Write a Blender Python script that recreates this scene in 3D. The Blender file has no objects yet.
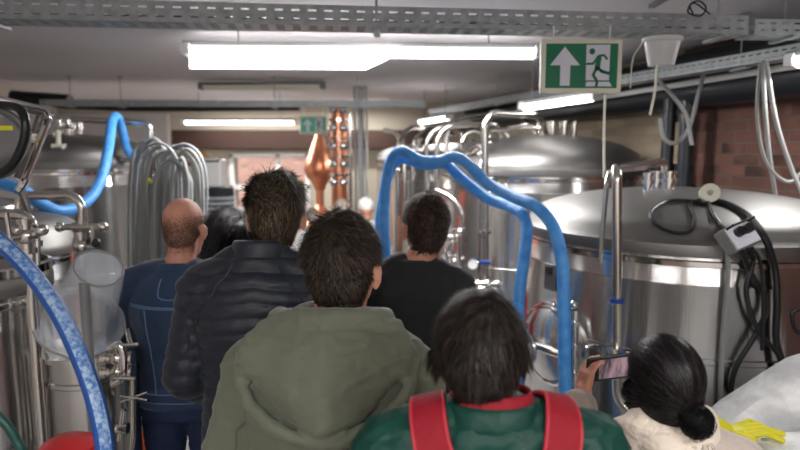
import bpy, bmesh, math, random
from mathutils import Vector, Matrix, noise
from mathutils.bvhtree import BVHTree
random.seed(7)
S = bpy.context.scene
C = S.collection
PI = math.pi
V = Vector

# ------------------------------------------------------------------ camera
CAMZ = 1.9; FPX = 600.0; PITCH = math.atan(75/600)
cd = bpy.data.cameras.new('camera'); cam = bpy.data.objects.new('camera', cd); C.objects.link(cam)
cam.location = (0, 0, CAMZ); cam.rotation_euler = (PI/2-PITCH, 0, 0)
cd.sensor_width = 36; cd.lens = 36*FPX/800; cd.clip_start = .05
cd.dof.use_dof = True; cd.dof.focus_distance = 1.7; cd.dof.aperture_fstop = 2.2
S.camera = cam
def P(px, py, d):
    """pixel of the photograph at world depth d -> world point"""
    cp, sp = math.cos(PITCH), math.sin(PITCH)
    x = px-400; y = FPX*cp+(225-py)*sp; z = -FPX*sp+(225-py)*cp
    k = d/y
    return V((x*k, d, CAMZ+z*k))

# ------------------------------------------------------------------ materials
def lin(c):
    return c/12.92 if c <= .04045 else ((c+.055)/1.055)**2.4
def rgb(r, g, b): return (lin(r/255), lin(g/255), lin(b/255), 1)
def mat(name, col, rough=.5, metal=0., bump=None, vary=None, sheen=0, trans=0, alpha=1, coat=0, ior=1.45, emit=None, aniso=0, arot=0, spec=.5):
    """bump=(scale, strength, (sx,sy,sz)); vary=(scale, amount, (sx,sy,sz), colour2)"""
    m = bpy.data.materials.new(name); m.use_nodes = True
    nt = m.node_tree; N = nt.nodes; L = nt.links; b = N['Principled BSDF']
    b.inputs['Base Color'].default_value = col; b.inputs['Roughness'].default_value = rough
    b.inputs['Metallic'].default_value = metal; b.inputs['IOR'].default_value = ior
    b.inputs['Specular IOR Level'].default_value = spec
    b.inputs['Sheen Weight'].default_value = sheen; b.inputs['Transmission Weight'].default_value = trans
    b.inputs['Alpha'].default_value = alpha; b.inputs['Coat Weight'].default_value = coat
    if aniso:
        b.inputs['Anisotropic'].default_value = aniso; b.inputs['Anisotropic Rotation'].default_value = arot
        tg = N.new('ShaderNodeTangent'); tg.direction_type = 'RADIAL'; tg.axis = 'Z'; L.new(tg.outputs[0], b.inputs['Tangent'])
    if emit: b.inputs['Emission Color'].default_value = emit[0]; b.inputs['Emission Strength'].default_value = emit[1]
    tc = N.new('ShaderNodeTexCoord')
    def nz(scale, s3, det=4):
        mp = N.new('ShaderNodeMapping'); mp.inputs['Scale'].default_value = s3
        L.new(tc.outputs['Object'], mp.inputs[0])
        n = N.new('ShaderNodeTexNoise'); n.inputs['Scale'].default_value = scale; n.inputs['Detail'].default_value = det
        L.new(mp.outputs[0], n.inputs['Vector']); return n
    if bump:
        n = nz(bump[0], bump[2] if len(bump) > 2 else (1, 1, 1))
        bn = N.new('ShaderNodeBump'); bn.inputs['Strength'].default_value = bump[1]; bn.inputs['Distance'].default_value = .01
        L.new(n.outputs['Fac'], bn.inputs['Height']); L.new(bn.outputs[0], b.inputs['Normal'])
    if vary:
        n = nz(vary[0], vary[2] if len(vary) > 2 else (1, 1, 1))
        mx = N.new('ShaderNodeMix'); mx.data_type = 'RGBA'
        cr = N.new('ShaderNodeValToRGB'); cr.color_ramp.elements[0].position = .5-vary[1]; cr.color_ramp.elements[1].position = .5+vary[1]
        L.new(n.outputs['Fac'], cr.inputs[0]); L.new(cr.outputs[0], mx.inputs[0])
        mx.inputs[6].default_value = col; mx.inputs[7].default_value = vary[3]
        L.new(mx.outputs[2], b.inputs['Base Color'])
    return m
def brick_mat(name, c1, c2, mortar, rot, pale=None):
    m = bpy.data.materials.new(name); m.use_nodes = True
    nt = m.node_tree; N = nt.nodes; L = nt.links; b = N['Principled BSDF']; b.inputs['Roughness'].default_value = .85
    tc = N.new('ShaderNodeTexCoord'); mp = N.new('ShaderNodeMapping'); mp.inputs['Rotation'].default_value = rot
    L.new(tc.outputs['Object'], mp.inputs[0])
    br = N.new('ShaderNodeTexBrick'); L.new(mp.outputs[0], br.inputs['Vector'])
    br.inputs['Scale'].default_value = 1; br.inputs['Brick Width'].default_value = .225; br.inputs['Row Height'].default_value = .075
    br.inputs['Mortar Size'].default_value = .006; br.inputs['Mortar Smooth'].default_value = .3
    n = N.new('ShaderNodeTexNoise'); n.inputs['Scale'].default_value = 5; n.inputs['Detail'].default_value = 6
    L.new(tc.outputs['Object'], n.inputs['Vector'])
    def ramp(a, c):
        r = N.new('ShaderNodeValToRGB'); r.color_ramp.elements[0].color = a; r.color_ramp.elements[1].color = c
        r.color_ramp.elements[0].position = .35; r.color_ramp.elements[1].position = .65
        L.new(n.outputs['Fac'], r.inputs[0]); return r
    r1 = ramp(c1, c2); r2 = ramp(c2, tuple(.6*v for v in c1[:3])+(1,)); r3 = ramp(mortar, tuple(.6*v for v in mortar[:3])+(1,))
    L.new(r1.outputs[0], br.inputs['Color1']); L.new(r2.outputs[0], br.inputs['Color2']); L.new(r3.outputs[0], br.inputs['Mortar'])
    out = br.outputs['Color']
    if pale:  # a paler stretch of the same wall further along
        b2 = N.new('ShaderNodeTexBrick'); L.new(mp.outputs[0], b2.inputs['Vector'])
        for k_ in ('Scale', 'Brick Width', 'Row Height', 'Mortar Size', 'Mortar Smooth'): b2.inputs[k_].default_value = br.inputs[k_].default_value
        b2.inputs['Color1'].default_value, b2.inputs['Color2'].default_value, b2.inputs['Mortar'].default_value = pale[:3]
        sp = N.new('ShaderNodeSeparateXYZ'); L.new(tc.outputs['Object'], sp.inputs[0])
        gt = N.new('ShaderNodeMath'); gt.operation = 'GREATER_THAN'; gt.inputs[1].default_value = pale[3]; L.new(sp.outputs['X'], gt.inputs[0])
        mx = N.new('ShaderNodeMix'); mx.data_type = 'RGBA'; L.new(gt.outputs[0], mx.inputs[0]); L.new(out, mx.inputs[6]); L.new(b2.outputs['Color'], mx.inputs[7]); out = mx.outputs[2]
    L.new(out, b.inputs['Base Color'])
    bn = N.new('ShaderNodeBump'); bn.inputs['Strength'].default_value = .6; bn.inputs['Distance'].default_value = .01; bn.invert = True
    L.new(br.outputs['Fac'], bn.inputs['Height']); L.new(bn.outputs[0], b.inputs['Normal'])
    return m

M = {}
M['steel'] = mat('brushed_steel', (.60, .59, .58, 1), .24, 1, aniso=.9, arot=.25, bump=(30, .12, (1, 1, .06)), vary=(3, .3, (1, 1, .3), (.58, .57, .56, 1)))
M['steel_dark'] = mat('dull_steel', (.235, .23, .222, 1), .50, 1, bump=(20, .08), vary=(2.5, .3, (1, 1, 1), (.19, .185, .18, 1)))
M['pipe'] = mat('polished_pipe', (.62, .60, .56, 1), .22, 1)
M['chrome'] = mat('chrome', (.75, .74, .72, 1), .12, 1)
M['galv'] = mat('galvanised', rgb(178, 184, 186), .5, .25, vary=(25, .2, (1, 1, 1), rgb(150, 156, 158)))
M['ceil'] = mat('ceiling_paint', rgb(222, 219, 222), .8, bump=(18, .1), vary=(1.2, .4, (1, 1, 1), rgb(212, 208, 212)))
M['wallw'] = mat('wall_paint', rgb(215, 208, 203), .8, bump=(20, .12), vary=(1.5, .3, (1, 1, 1), rgb(198, 190, 186)))
M['beige'] = mat('beige_paint', rgb(180, 172, 156), .8, bump=(20, .12))
M['floor'] = mat('floor_resin', rgb(158, 156, 153), .35, bump=(8, .1), vary=(2, .3, (1, 1, 1), rgb(128, 126, 123)))
M['brick'] = brick_mat('red_brick', rgb(62, 38, 34), rgb(118, 78, 66), rgb(96, 86, 80), (PI/2, 0, 0), (rgb(150, 132, 112), rgb(176, 160, 138), rgb(160, 150, 136), 1.25))
M['brick_pale'] = brick_mat('street_brick', rgb(176, 120, 104), rgb(206, 160, 138), rgb(200, 185, 168), (PI/2, 0, 0))
M['wood'] = mat('brown_wood', rgb(60, 40, 32), .7, bump=(8, .3, (.2, 1, 1)))
M['white'] = mat('white_plastic', rgb(225, 226, 224), .4)
M['cream'] = mat('cream_plastic', rgb(226, 226, 208), .5)
M['green'] = mat('sign_green', rgb(0, 112, 78), .45)
M['green_dark'] = mat('dark_green_rubber', rgb(18, 66, 60), .45)
M['signwhite'] = mat('sign_white', rgb(224, 226, 238), .5)
M['black'] = mat('black_plastic', rgb(28, 29, 31), .4)
M['blackpipe'] = mat('black_pipe_paint', rgb(34, 38, 44), .35)
M['grey'] = mat('grey_plastic', rgb(120, 122, 122), .5)
M['bluehose'] = mat('blue_rubber', rgb(48, 128, 212), .45, bump=(60, .5), vary=(22, .3, (1, 1, 1), rgb(92, 166, 232)))
M['navyhose'] = mat('deep_blue_rubber', rgb(32, 78, 150), .45, bump=(60, .2))
M['print'] = mat('printed_band', rgb(62, 108, 172), .5, vary=(75, .12, (1, 1, 1), rgb(158, 182, 208)))
M['clear'] = mat('milky_hose', rgb(158, 160, 158), .3, trans=.35, ior=1.4)
M['greyhose'] = mat('grey_hose', rgb(128, 132, 136), .35)
M['acrylic'] = mat('clear_plastic', rgb(225, 230, 236), .06, trans=.96, ior=1.15)
M['pail'] = mat('frosted_plastic', rgb(214, 220, 228), .12, alpha=.27, spec=.8)
M['bucket'] = mat('bucket_plastic', rgb(235, 236, 236), .35, trans=.25)
M['copper'] = mat('copper', rgb(238, 164, 130), .33, 1, vary=(4, .3, (1, 1, 1), rgb(226, 146, 112)))
M['red'] = mat('red_plastic', rgb(190, 36, 40), .4)
M['orange'] = mat('orange_plastic', rgb(225, 98, 28), .45)
M['yellow'] = mat('yellow_rubber', rgb(212, 204, 40), .5, bump=(30, .3))
M['sack'] = mat('white_sack', rgb(236, 237, 238), .7, bump=(22, .7), vary=(7, .10, (1, 1, 1.5), rgb(196, 197, 198)))
M['tan'] = mat('tan_card', rgb(172, 130, 88), .8, bump=(10, .4))
M['blueclip'] = mat('blue_clamp', rgb(34, 64, 140), .4)
M['glass'] = mat('window_glass', (1, 1, 1, 1), .02, trans=1, ior=1.05)
M['lampglow'] = mat('lamp_diffuser', rgb(255, 250, 244), .5, emit=((1, .985, .97, 1), 11))
M['lampdim'] = mat('lamp_diffuser_far', rgb(255, 245, 238), .5, emit=((1, .96, .95, 1), 6))
M['ledgreen'] = mat('green_glow', rgb(60, 180, 150), .5, emit=((.1, .4, .3, 1), .1))
M['screen'] = mat('phone_screen', rgb(40, 30, 36), .2, emit=((.40, .30, .36, 1), .12), vary=(34, .12, (1.6, 1, .4), rgb(178, 150, 162)))
# people
M['skin'] = mat('skin', rgb(204, 150, 126), .5, bump=(90, .12), vary=(14, .25, (1, 1, 1), rgb(190, 128, 106)))
M['skin2'] = mat('skin_tan', rgb(190, 138, 112), .5, bump=(90, .12), vary=(14, .25, (1, 1, 1), rgb(170, 112, 90)))
M['stubble'] = mat('cropped_hair', rgb(116, 86, 72), .7, vary=(160, .3, (1, 1, 1), rgb(78, 58, 48)))
M['denim'] = mat('blue_denim', rgb(40, 64, 94), .8, sheen=.2, bump=(220, .3), vary=(9, .28, (1, 1, .6), rgb(26, 42, 68)))
M['jeans'] = mat('dark_jeans', rgb(24, 34, 62), .85, bump=(220, .3), vary=(9, .25, (1, 1, 1), rgb(34, 48, 82)))
M['stitch'] = mat('pale_stitch', rgb(104, 128, 158), .8)
M['navy'] = mat('navy_nylon', rgb(24, 31, 42), .5, bump=(26, .25, (1, 1, .6)), vary=(5, .3, (1, 1, 1), rgb(24, 29, 40)), sheen=.1)
M['olive'] = mat('olive_cotton', rgb(90, 94, 78), .75, bump=(22, .6, (1, 1, .5)), vary=(6, .35, (1, 1, .6), rgb(78, 81, 67)), sheen=.15)
M['oliveseam'] = mat('olive_seam', rgb(76, 80, 64), .8)
M['tee'] = mat('black_cotton', rgb(20, 21, 24), .8, bump=(18, .5), sheen=.1)
M['green_nylon'] = mat('green_nylon', rgb(10, 60, 50), .5, spec=.3, bump=(24, .6, (1, 1, 1)), vary=(6, .3, (1, 1, 1), rgb(7, 46, 39)))
M['crimson'] = mat('crimson_cloth', rgb(136, 18, 34), .7, spec=.3, bump=(120, .3), vary=(8, .3, (1, 1, 1), rgb(124, 16, 30)))
M['crimson_edge'] = mat('crimson_binding', rgb(170, 36, 52), .6)
M['beigecoat'] = mat('beige_wool', rgb(182, 168, 158), .9, bump=(80, .5), sheen=.3, vary=(8, .3, (1, 1, 1), rgb(166, 152, 144)))
M['scarf'] = mat('cream_scarf', rgb(214, 200, 184), .9, bump=(70, .7), sheen=.3)
M['darktop'] = mat('dark_knit', rgb(30, 28, 32), .85, bump=(60, .5))
M['redtop'] = mat('faded_red_cloth', rgb(170, 90, 78), .85)
M['greytop'] = mat('pale_grey_cloth', rgb(190, 188, 186), .85)
M['trouser'] = mat('charcoal_trousers', rgb(38, 40, 46), .85, bump=(60, .3))
M['shoe'] = mat('dark_leather', rgb(40, 34, 32), .5)
M['eyewhite'] = mat('eye', rgb(225, 222, 218), .2)
def hairmat(n, a, b, r=.5):
    m = mat(n, tuple(v*.55 for v in a[:3])+(1,), r, spec=.22); nt = m.node_tree
    at = nt.nodes.new('ShaderNodeAttribute'); at.attribute_name = 'tint'; mx = nt.nodes.new('ShaderNodeMix'); mx.data_type = 'RGBA'
    nt.links.new(at.outputs['Fac'], mx.inputs[0]); mx.inputs[6].default_value = tuple(v*.45 for v in a[:3])+(1,); mx.inputs[7].default_value = tuple(v*1.15 for v in b[:3])+(1,)
    nt.links.new(mx.outputs[2], nt.nodes['Principled BSDF'].inputs['Base Color']); return m
M['h_brown'] = hairmat('brown_hair', rgb(52, 42, 33), rgb(112, 97, 76))
M['h_olive'] = hairmat('dark_brown_hair', rgb(36, 28, 23), rgb(70, 56, 42))
M['h_tee'] = hairmat('short_brown_hair', rgb(50, 38, 31), rgb(86, 66, 52))
M['h_green'] = hairmat('black_brown_hair', rgb(30, 24, 22), rgb(62, 52, 46))
M['h_black'] = hairmat('black_hair', rgb(14, 12, 13), rgb(46, 40, 42), .38)
M['h_auburn'] = hairmat('plum_black_hair', rgb(26, 20, 26), rgb(52, 40, 50), .45)
M['h_grey'] = hairmat('grey_hair', rgb(150, 135, 125), rgb(190, 178, 168))

# ------------------------------------------------------------------ geometry helpers
TM = {}
def tag(o, label=None, cat=None, group=None, kind=None):
    if label: o['label'] = label
    if cat: o['category'] = cat
    if group: o['group'] = group
    if kind: o['kind'] = kind
    return o
def thing(name, label, cat, loc, rz=0, group=None):
    o = bpy.data.objects.new(name, None); C.objects.link(o); o.empty_display_size = .1
    o.location = loc; o.rotation_euler = (0, 0, rz)
    TM[o.name] = Matrix.Translation(V(loc)) @ Matrix.Rotation(rz, 4, 'Z')
    return tag(o, label, cat, group)
def frames(pts):
    n = len(pts); T = []
    for i in range(n):
        t = (pts[min(i+1, n-1)]-pts[max(i-1, 0)])
        T.append(t.normalized() if t.length > 1e-9 else V((0, 0, 1)))
    a = V((0, 0, 1)) if abs(T[0].z) < .9 else V((1, 0, 0))
    U = [(a-T[0]*a.dot(T[0])).normalized()]
    for i in range(1, n):
        u = U[-1]-T[i]*U[-1].dot(T[i]); U.append(u.normalized())
    return T, U
class MB:
    def __init__(s): s.v = []; s.f = []
    def add(s, vs, fs):
        k = len(s.v); s.v += [V(p) for p in vs]; s.f += [tuple(i+k for i in f) for f in fs]; return s
    def box(s, c, size, rot=None):
        R = rot.to_matrix() if rot is not None and hasattr(rot, 'to_matrix') else (rot or Matrix.Identity(3))
        vs = [V(c)+R@V((x*size[0]/2, y*size[1]/2, z*size[2]/2)) for x in (-1, 1) for y in (-1, 1) for z in (-1, 1)]
        return s.add(vs, [(0, 1, 3, 2), (4, 6, 7, 5), (0, 4, 5, 1), (2, 3, 7, 6), (0, 2, 6, 4), (1, 5, 7, 3)])
    def rings(s, rings, closed_ends=True):
        n = len(rings[0]); vs = [p for r in rings for p in r]; fs = []
        for i in range(len(rings)-1):
            for j in range(n):
                a = i*n+j; b = i*n+(j+1) % n
                fs.append((a, b, b+n, a+n))
        if closed_ends:
            fs.append(tuple(reversed(range(n)))); fs.append(tuple((len(rings)-1)*n+j for j in range(n)))
        return s.add(vs, fs)
    def tube(s, pts, r, seg=10, caps=True):
        pts = [V(p) for p in pts]; T, U = frames(pts); R = []
        for i, p in enumerate(pts):
            rr = r[i] if isinstance(r, (list, tuple)) else r
            w = T[i].cross(U[i])
            R.append([p+(U[i]*math.cos(2*PI*k/seg)+w*math.sin(2*PI*k/seg))*rr for k in range(seg)])
        return s.rings(R, caps)
    def cyl(s, a, b, r, r2=None, seg=20):
        return s.tube([a, b], [r, r if r2 is None else r2], seg)
    def lathe(s, prof, c, axis='Z', seg=48, closed=True):
        c = V(c); R = []
        if isinstance(axis, str): ax = {'Z': V((0, 0, 1)), 'Y': V((0, 1, 0)), 'X': V((1, 0, 0))}[axis]
        else: ax = V(axis).normalized()
        q = V((0, 0, 1)).rotation_difference(ax).to_matrix()
        for r, z in prof:
            R.append([c+q@V((r*math.cos(2*PI*k/seg), r*math.sin(2*PI*k/seg), z)) for k in range(seg)])
        return s.rings(R, closed)
    def ell(s, c, r, rot=None, seg=20, rg=12):
        c = V(c); R = rot.to_matrix() if rot is not None and hasattr(rot, 'to_matrix') else (rot or Matrix.Identity(3))
        if isinstance(r, (int, float)): r = (r, r, r)
        rs = []
        for i in range(rg+1):
            t = PI*min(max(i/rg, .008), .992)
            rs.append([c+R@V((r[0]*math.sin(t)*math.cos(2*PI*k/seg), r[1]*math.sin(t)*math.sin(2*PI*k/seg), -r[2]*math.cos(t))) for k in range(seg)])
        return s.rings(rs)
    def cap(s, a, b, ra, rb, seg=16):
        a, b = V(a), V(b); d = (b-a); L = d.length; d = d/L; prof = []
        q = V((0, 0, 1)).rotation_difference(d).to_matrix(); R = []
        for i in range(6): t = PI/2*(1-i/5.01); prof.append((ra*math.cos(t)+1e-4, -ra*math.sin(t)))
        for i in range(6): t = PI/2*(i/5.01); prof.append((rb*math.cos(t)+1e-4, L+rb*math.sin(t)))
        for r, z in prof:
            R.append([a+q@V((r*math.cos(2*PI*k/seg), r*math.sin(2*PI*k/seg), z)) for k in range(seg)])
        return s.rings(R)
    def prism(s, pts, depth):
        n = len(pts); pts = [V(p) for p in pts]; d = V(depth)
        return s.add(pts+[p+d for p in pts], [tuple(range(n)), tuple(reversed(range(n, 2*n)))]+[(i, (i+1) % n+0, (i+1) % n+n, i+n) for i in range(n)])
    def perf(s, o, du, dv, L, H, slot, gap, rows):
        """sheet with slot holes; rows = [(v0,v1)] slot rows"""
        o, du, dv = V(o), V(du), V(dv); us = [0]; k = gap/2; hol = []
        while k+slot < L:
            us += [k, k+slot]; hol.append(k); k += slot+gap
        us.append(L); vs = sorted({0, H} | {a for r in rows for a in r})
        idx = {}
        def vid(i, j):
            if (i, j) not in idx: s.v.append(o+du*us[i]+dv*vs[j]); idx[(i, j)] = len(s.v)-1
            return idx[(i, j)]
        for i in range(len(us)-1):
            for j in range(len(vs)-1):
                if us[i] in hol and any(abs(vs[j]-r[0]) < 1e-9 for r in rows): continue
                s.f.append((vid(i, j), vid(i+1, j), vid(i+1, j+1), vid(i, j+1)))
        return s
    def build(s, name, material, parent=None, smooth=True, bevel=0, auto=35, solid=0, sub=0):
        if parent is not None:
            mw = WM(parent).inverted(); vs = [mw@p for p in s.v]; loc = None
        else:
            xs = [p.x for p in s.v]; ys = [p.y for p in s.v]; zs = [p.z for p in s.v]
            loc = V(((min(xs)+max(xs))/2, (min(ys)+max(ys))/2, min(zs))); vs = [p-loc for p in s.v]
        me = bpy.data.meshes.new(name); me.from_pydata([tuple(p) for p in vs], [], s.f); me.update()
        bm = bmesh.new(); bm.from_mesh(me); bmesh.ops.recalc_face_normals(bm, faces=bm.faces); bm.to_mesh(me); bm.free()
        me.materials.append(M[material] if isinstance(material, str) else material)
        o = bpy.data.objects.new(name, me); C.objects.link(o)
        if parent is not None: o.parent = parent; TM[o.name] = WM(parent)
        else: o.location = loc; TM[o.name] = Matrix.Translation(loc)
        if smooth:
            me.polygons.foreach_set('use_smooth', [True]*len(me.polygons))
            if auto: me.set_sharp_from_angle(angle=math.radians(auto))
        if solid: md = o.modifiers.new('solid', 'SOLIDIFY'); md.thickness = solid
        if bevel: md = o.modifiers.new('bevel', 'BEVEL'); md.width = bevel; md.segments = 2; md.limit_method = 'ANGLE'
        if sub: md = o.modifiers.new('sub', 'SUBSURF'); md.levels = md.render_levels = sub
        return o
def WM(o): return TM[o.name]
def cr(pts, n=8):
    """Catmull-Rom through points"""
    pts = [V(p) for p in pts]; q = [pts[0]*2-pts[1]]+pts+[pts[-1]*2-pts[-2]]; out = []
    for i in range(1, len(q)-2):
        a, b, c, d = q[i-1:i+3]
        for k in range(n):
            t = k/n; out.append(.5*((2*b)+(c-a)*t+(2*a-5*b+4*c-d)*t*t+(3*b-a-3*c+d)*t**3))
    out.append(pts[-1]); return out
def bend(pts, r, n=6):
    """polyline with rounded corners"""
    pts = [V(p) for p in pts]; out = [pts[0]]
    for i in range(1, len(pts)-1):
        a, b, c = pts[i-1], pts[i], pts[i+1]
        l = min(r, (a-b).length*.49, (c-b).length*.49); p = b+(a-b).normalized()*l; q = b+(c-b).normalized()*l
        for k in range(n+1):
            t = k/n; out.append(p*(1-t)**2+b*2*t*(1-t)+q*t*t)
    out.append(pts[-1]); return out
def struct(name, mb, m, parent=None, **k):
    o = mb.build(name, m, parent, **k)
    if parent is None: o['kind'] = 'structure'
    return o

# ------------------------------------------------------------------ the room
CEIL = 2.65
def xr(y): return 2.45-.2*(y-3.2)          # right wall
def xl(y): return -2.1-.35*y               # left wall
YB, YF = -3.0, 9.9
struct('floor', MB().prism([(xl(YB), YB, 0), (xr(YB), YB, 0), (xr(YF), YF, 0), (xl(YF), YF, 0)], (0, 0, -.1)), 'floor', smooth=False)
struct('ceiling', MB().prism([(xl(YB), YB, CEIL), (xr(YB), YB, CEIL), (xr(YF), YF, CEIL), (xl(YF), YF, CEIL)], (0, 0, .15)), 'ceil', smooth=False)
struct('wall_left', MB().prism([(xl(YB), YB, 0), (xl(YF), YF, 0), (xl(YF)-.2, YF, 0), (xl(YB)-.2, YB, 0)], (0, 0, CEIL)), 'wallw', smooth=False)
def wall_obj():
    L = math.hypot(xr(YF)-xr(YB), YF-YB); ang = math.atan2(YF-YB, xr(YF)-xr(YB))
    me = MB().box((L/2, .1*-1, CEIL/2), (L, .2, CEIL))
    ob = me.build('wall_right', 'brick', None, smooth=False); ob['kind'] = 'structure'
    off = V(ob.location); ob.rotation_euler = (0, 0, ang)
    ob.location = V((xr(YB), YB, 0))+Matrix.Rotation(ang, 3, 'Z')@off
    TM[ob.name] = Matrix.Translation(ob.location)@Matrix.Rotation(ang, 4, 'Z')
wall_obj()
struct('wall_back', MB().box(((xl(YB)+xr(YB))/2, YB-.1, CEIL/2), (xr(YB)-xl(YB), .2, CEIL)), 'wallw', smooth=False)
# far wall with an opening for the window / door frame
w0, w1 = P(234, 150, YF), P(306, 200, YF)
wx0, wx1, wz1, wz0 = w0.x, w1.x, P(0, 158, YF).z, .95
fw = MB()
fw.box(((xl(YF)+wx0)/2, YF+.1, CEIL/2), (wx0-xl(YF), .2, CEIL))
fw.box(((wx1+xr(YF))/2, YF+.1, CEIL/2), (xr(YF)-wx1, .2, CEIL))
fw.box(((wx1+wx0)/2, YF+.1, (CEIL+wz1)/2), (wx1-wx0, .2, CEIL-wz1))
fw.box(((wx1+wx0)/2, YF+.1, wz0/2), (wx1-wx0, .2, wz0))
struct('wall_far', fw, 'beige', smooth=False)
wn = bpy.data.objects.new('window_1', None); C.objects.link(wn); wn['kind'] = 'structure'
wn.location = ((wx0+wx1)/2, YF, wz0); TM[wn.name] = Matrix.Translation(wn.location)
f = MB(); t = .07
for x in (wx0-.04, wx1+.04, wx0+(wx1-wx0)*.62): f.box((x, YF-.01, (wz0+wz1)/2), (t, .1, wz1-wz0+.16))
for z in (wz0-.04, wz1+.04, wz0+(wz1-wz0)*.42): f.box(((wx0+wx1)/2, YF-.01, z), (wx1-wx0+.15, .1, t))
f.build('window_frame', 'white', wn, bevel=.006)
MB().box(((wx0+wx1)/2, YF+.03, (wz0+wz1)/2), (wx1-wx0, .01, wz1-wz0)).build('window_pane', 'glass', wn, smooth=False)
tag(MB().box((-3, 14, 1.2), (13, .3, 4.5)).build('street_wall', 'brick_pale', smooth=False), kind='structure')
tag(MB().box((-3, 12, -.1), (13, 4.1, .2)).build('yard_ground', 'floor', smooth=False), kind='structure')
struct('trim_1', MB().box(((P(172, 138, 9.7).x+P(432, 138, 9.7).x)/2, 9.78, (P(0, 130, 9.7).z+P(0, 149, 9.7).z)/2),
       (P(432, 138, 9.7).x-P(172, 138, 9.7).x, .2, P(0, 130, 9.7).z-P(0, 149, 9.7).z)), 'wood', bevel=.01)
# white partition behind the left fermenter
pa, pb = P(60, 114, 6.7), P(166, 114, 6.7)
struct('wall_partition', MB().box(((pa.x+pb.x)/2-.6, 6.75, pa.z/2), (pb.x-pa.x+1.2, .1, pa.z)), 'wallw', smooth=False)
struct('trim_2', MB().box((1.3, 2.42, CEIL-.012), (.03, 1.6, .02)), 'grey', smooth=False)
# support column
c0 = P(361, 150, 7.4)
co = MB().box((c0.x, 7.4, CEIL/2), (.06, .16, CEIL)); co.box((c0.x-.07, 7.4, CEIL/2), (.02, .18, CEIL)); co.box((c0.x+.07, 7.4, CEIL/2), (.02, .18, CEIL))
tag(co.build('support_column', 'galv', bevel=.004), 'pale grey steel column standing between copper still and far tanks', 'column', kind='structure')

# black ducts along the brick wall
def wp(y, off, z): return V((xr(y)-off, y, z))
tag(MB().tube([wp(-2.9, .15, 2.31), wp(9.7, .15, 2.31)], .115, 24).build('duct', 'blackpipe'), 'thick black pipe running along the top of the brick wall', 'pipe')
tag(MB().tube([wp(-2.9, .08, 2.53), wp(9.7, .08, 2.53)], .075, 24).build('duct', 'blackpipe'), 'slimmer dark pipe tucked above the thick black pipe under the ceiling', 'pipe')
tag(MB().tube([wp(-2.9, .30, 2.35), wp(9.7, .30, 2.35)], .02, 12).build('conduit', 'white'), 'thin white conduit clipped in front of the thick black pipe', 'pipe')
for i, (px, r) in enumerate(((668, .045), (686, .05))):
    yy = 4.45-.15*i; x = P(px, 140, yy).x
    b = MB().tube([(x, yy, 0), (x, yy, 2.27)], r, 20)
    for z in (.5, 1.3, 1.75, 2.1): b.cyl((x, yy, z), (x, yy, z+.05), r+.012)
    tag(b.build('drain_pipe', 'blackpipe'), ['left', 'right'][i]+' one of the two upright black pipes against the brick wall', 'pipe')

# ------------------------------------------------------------------ cable trays
def tray(label, a, b, w, h, holes=(.04, .03), drops=(), cables=3):
    a, b = V(a), V(b); L = (b-a).length; u = (b-a)/L; side = V((u.y, -u.x, 0)).normalized()   # side = toward camera side
    if side.y > 0: side = -side
    up = u.cross(side); up = up if up.z > 0 else -up
    t = thing('cable_tray', label, 'cable tray', (a+b)/2)
    m = MB()
    m.perf(a, u, up, L, h, holes[0], holes[1], [(h*.22, h*.32), (h*.66, h*.76)])
    m.perf(a-side*w, u, up, L, h, holes[0], holes[1], [(h*.22, h*.32), (h*.66, h*.76)])
    m.build('side_rail', 'galv', t, smooth=False, solid=.002)
    m = MB().perf(a, u, -side, L, w, holes[0], holes[1], [(w*(.1+.2*k), w*(.2+.2*k)) for k in range(4)])
    m.add([a+up*h, b+up*h, b+up*h-side*.012, a+up*h-side*.012], [(0, 1, 2, 3)])
    m.build('tray_base', 'galv', t, smooth=False, solid=.002)
    for k in drops:
        p = a.lerp(b, k)-side*w/2
        q = MB().cyl(p-side*-.0+up*-.01, V((p.x, p.y, CEIL-.002)), .005, seg=8)
        q.box(p+up*-.012, (.03, w+.04, .012)); q.box(V((p.x, p.y, CEIL-.006)), (.04, .04, .01))
        q.build('hanger_rod', 'galv', t)
    return t, a, u, side, up, L
trA = tray('wide slotted cable tray crossing the ceiling above the exit sign',
     (P(-60, 22, 2.6).x, 2.58, 2.45), (P(748, 30, 2.95).x, 2.95, 2.45), .16, .085, (.036, .036), (.05, .51, .97))
trB = tray('slotted cable tray running away above the right hand tanks',
     (P(820, 48, 2.95).x, 2.9, 2.36), (P(428, 113, 8.1).x, 8.1, 2.37), .12, .06, (.03, .02), (.1, .4, .65, .9))
trC = tray('slotted cable tray crossing in front of the far wall',
     (P(40, 106, 6.2).x, 6.2, 2.35), (P(425, 108, 6.4).x, 6.4, 2.35), .12, .06, (.04, .03), (.07, .2, .6, .82))
trD = tray('short cable tray joint at the top right corner of the ceiling',
     (P(756, 30, 2.97).x, 2.98, 2.455), (P(835, 34, 3.0).x, 3.0, 2.455), .16, .07, (.03, .03), (.5,))
cbl = [(.03, .012, 'black'), (.055, .009, 'grey'), (.08, .011, 'white'), (.115, .01, 'black'), (.135, .006, 'grey')]
for i, (o, r, m) in enumerate(cbl):
    _, a, u, side, up, L = trA
    pts = [a+u*(L*k/24)-side*(o+.006*noise.noise(V((k*.7, i*9, 0))))+up*(r+.004) for k in range(25)]
    tag(MB().tube(pts, r, 8).build('cable', m), 'power cable lying in the wide cable tray above the exit sign', 'cable', 'cables in the wide tray')
for i in range(3):
    _, a, u, side, up, L = trB
    pts = [a+u*(L*k/24)-side*(.03+.03*i+.008*noise.noise(V((k*.7, i*5, 3))))+up*.012 for k in range(25)]
    tag(MB().tube(pts, .008, 8).build('cable', ['black', 'white', 'grey'][i]), 'power cable lying in the receding cable tray on the right', 'cable', 'cables in the receding tray')
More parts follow.
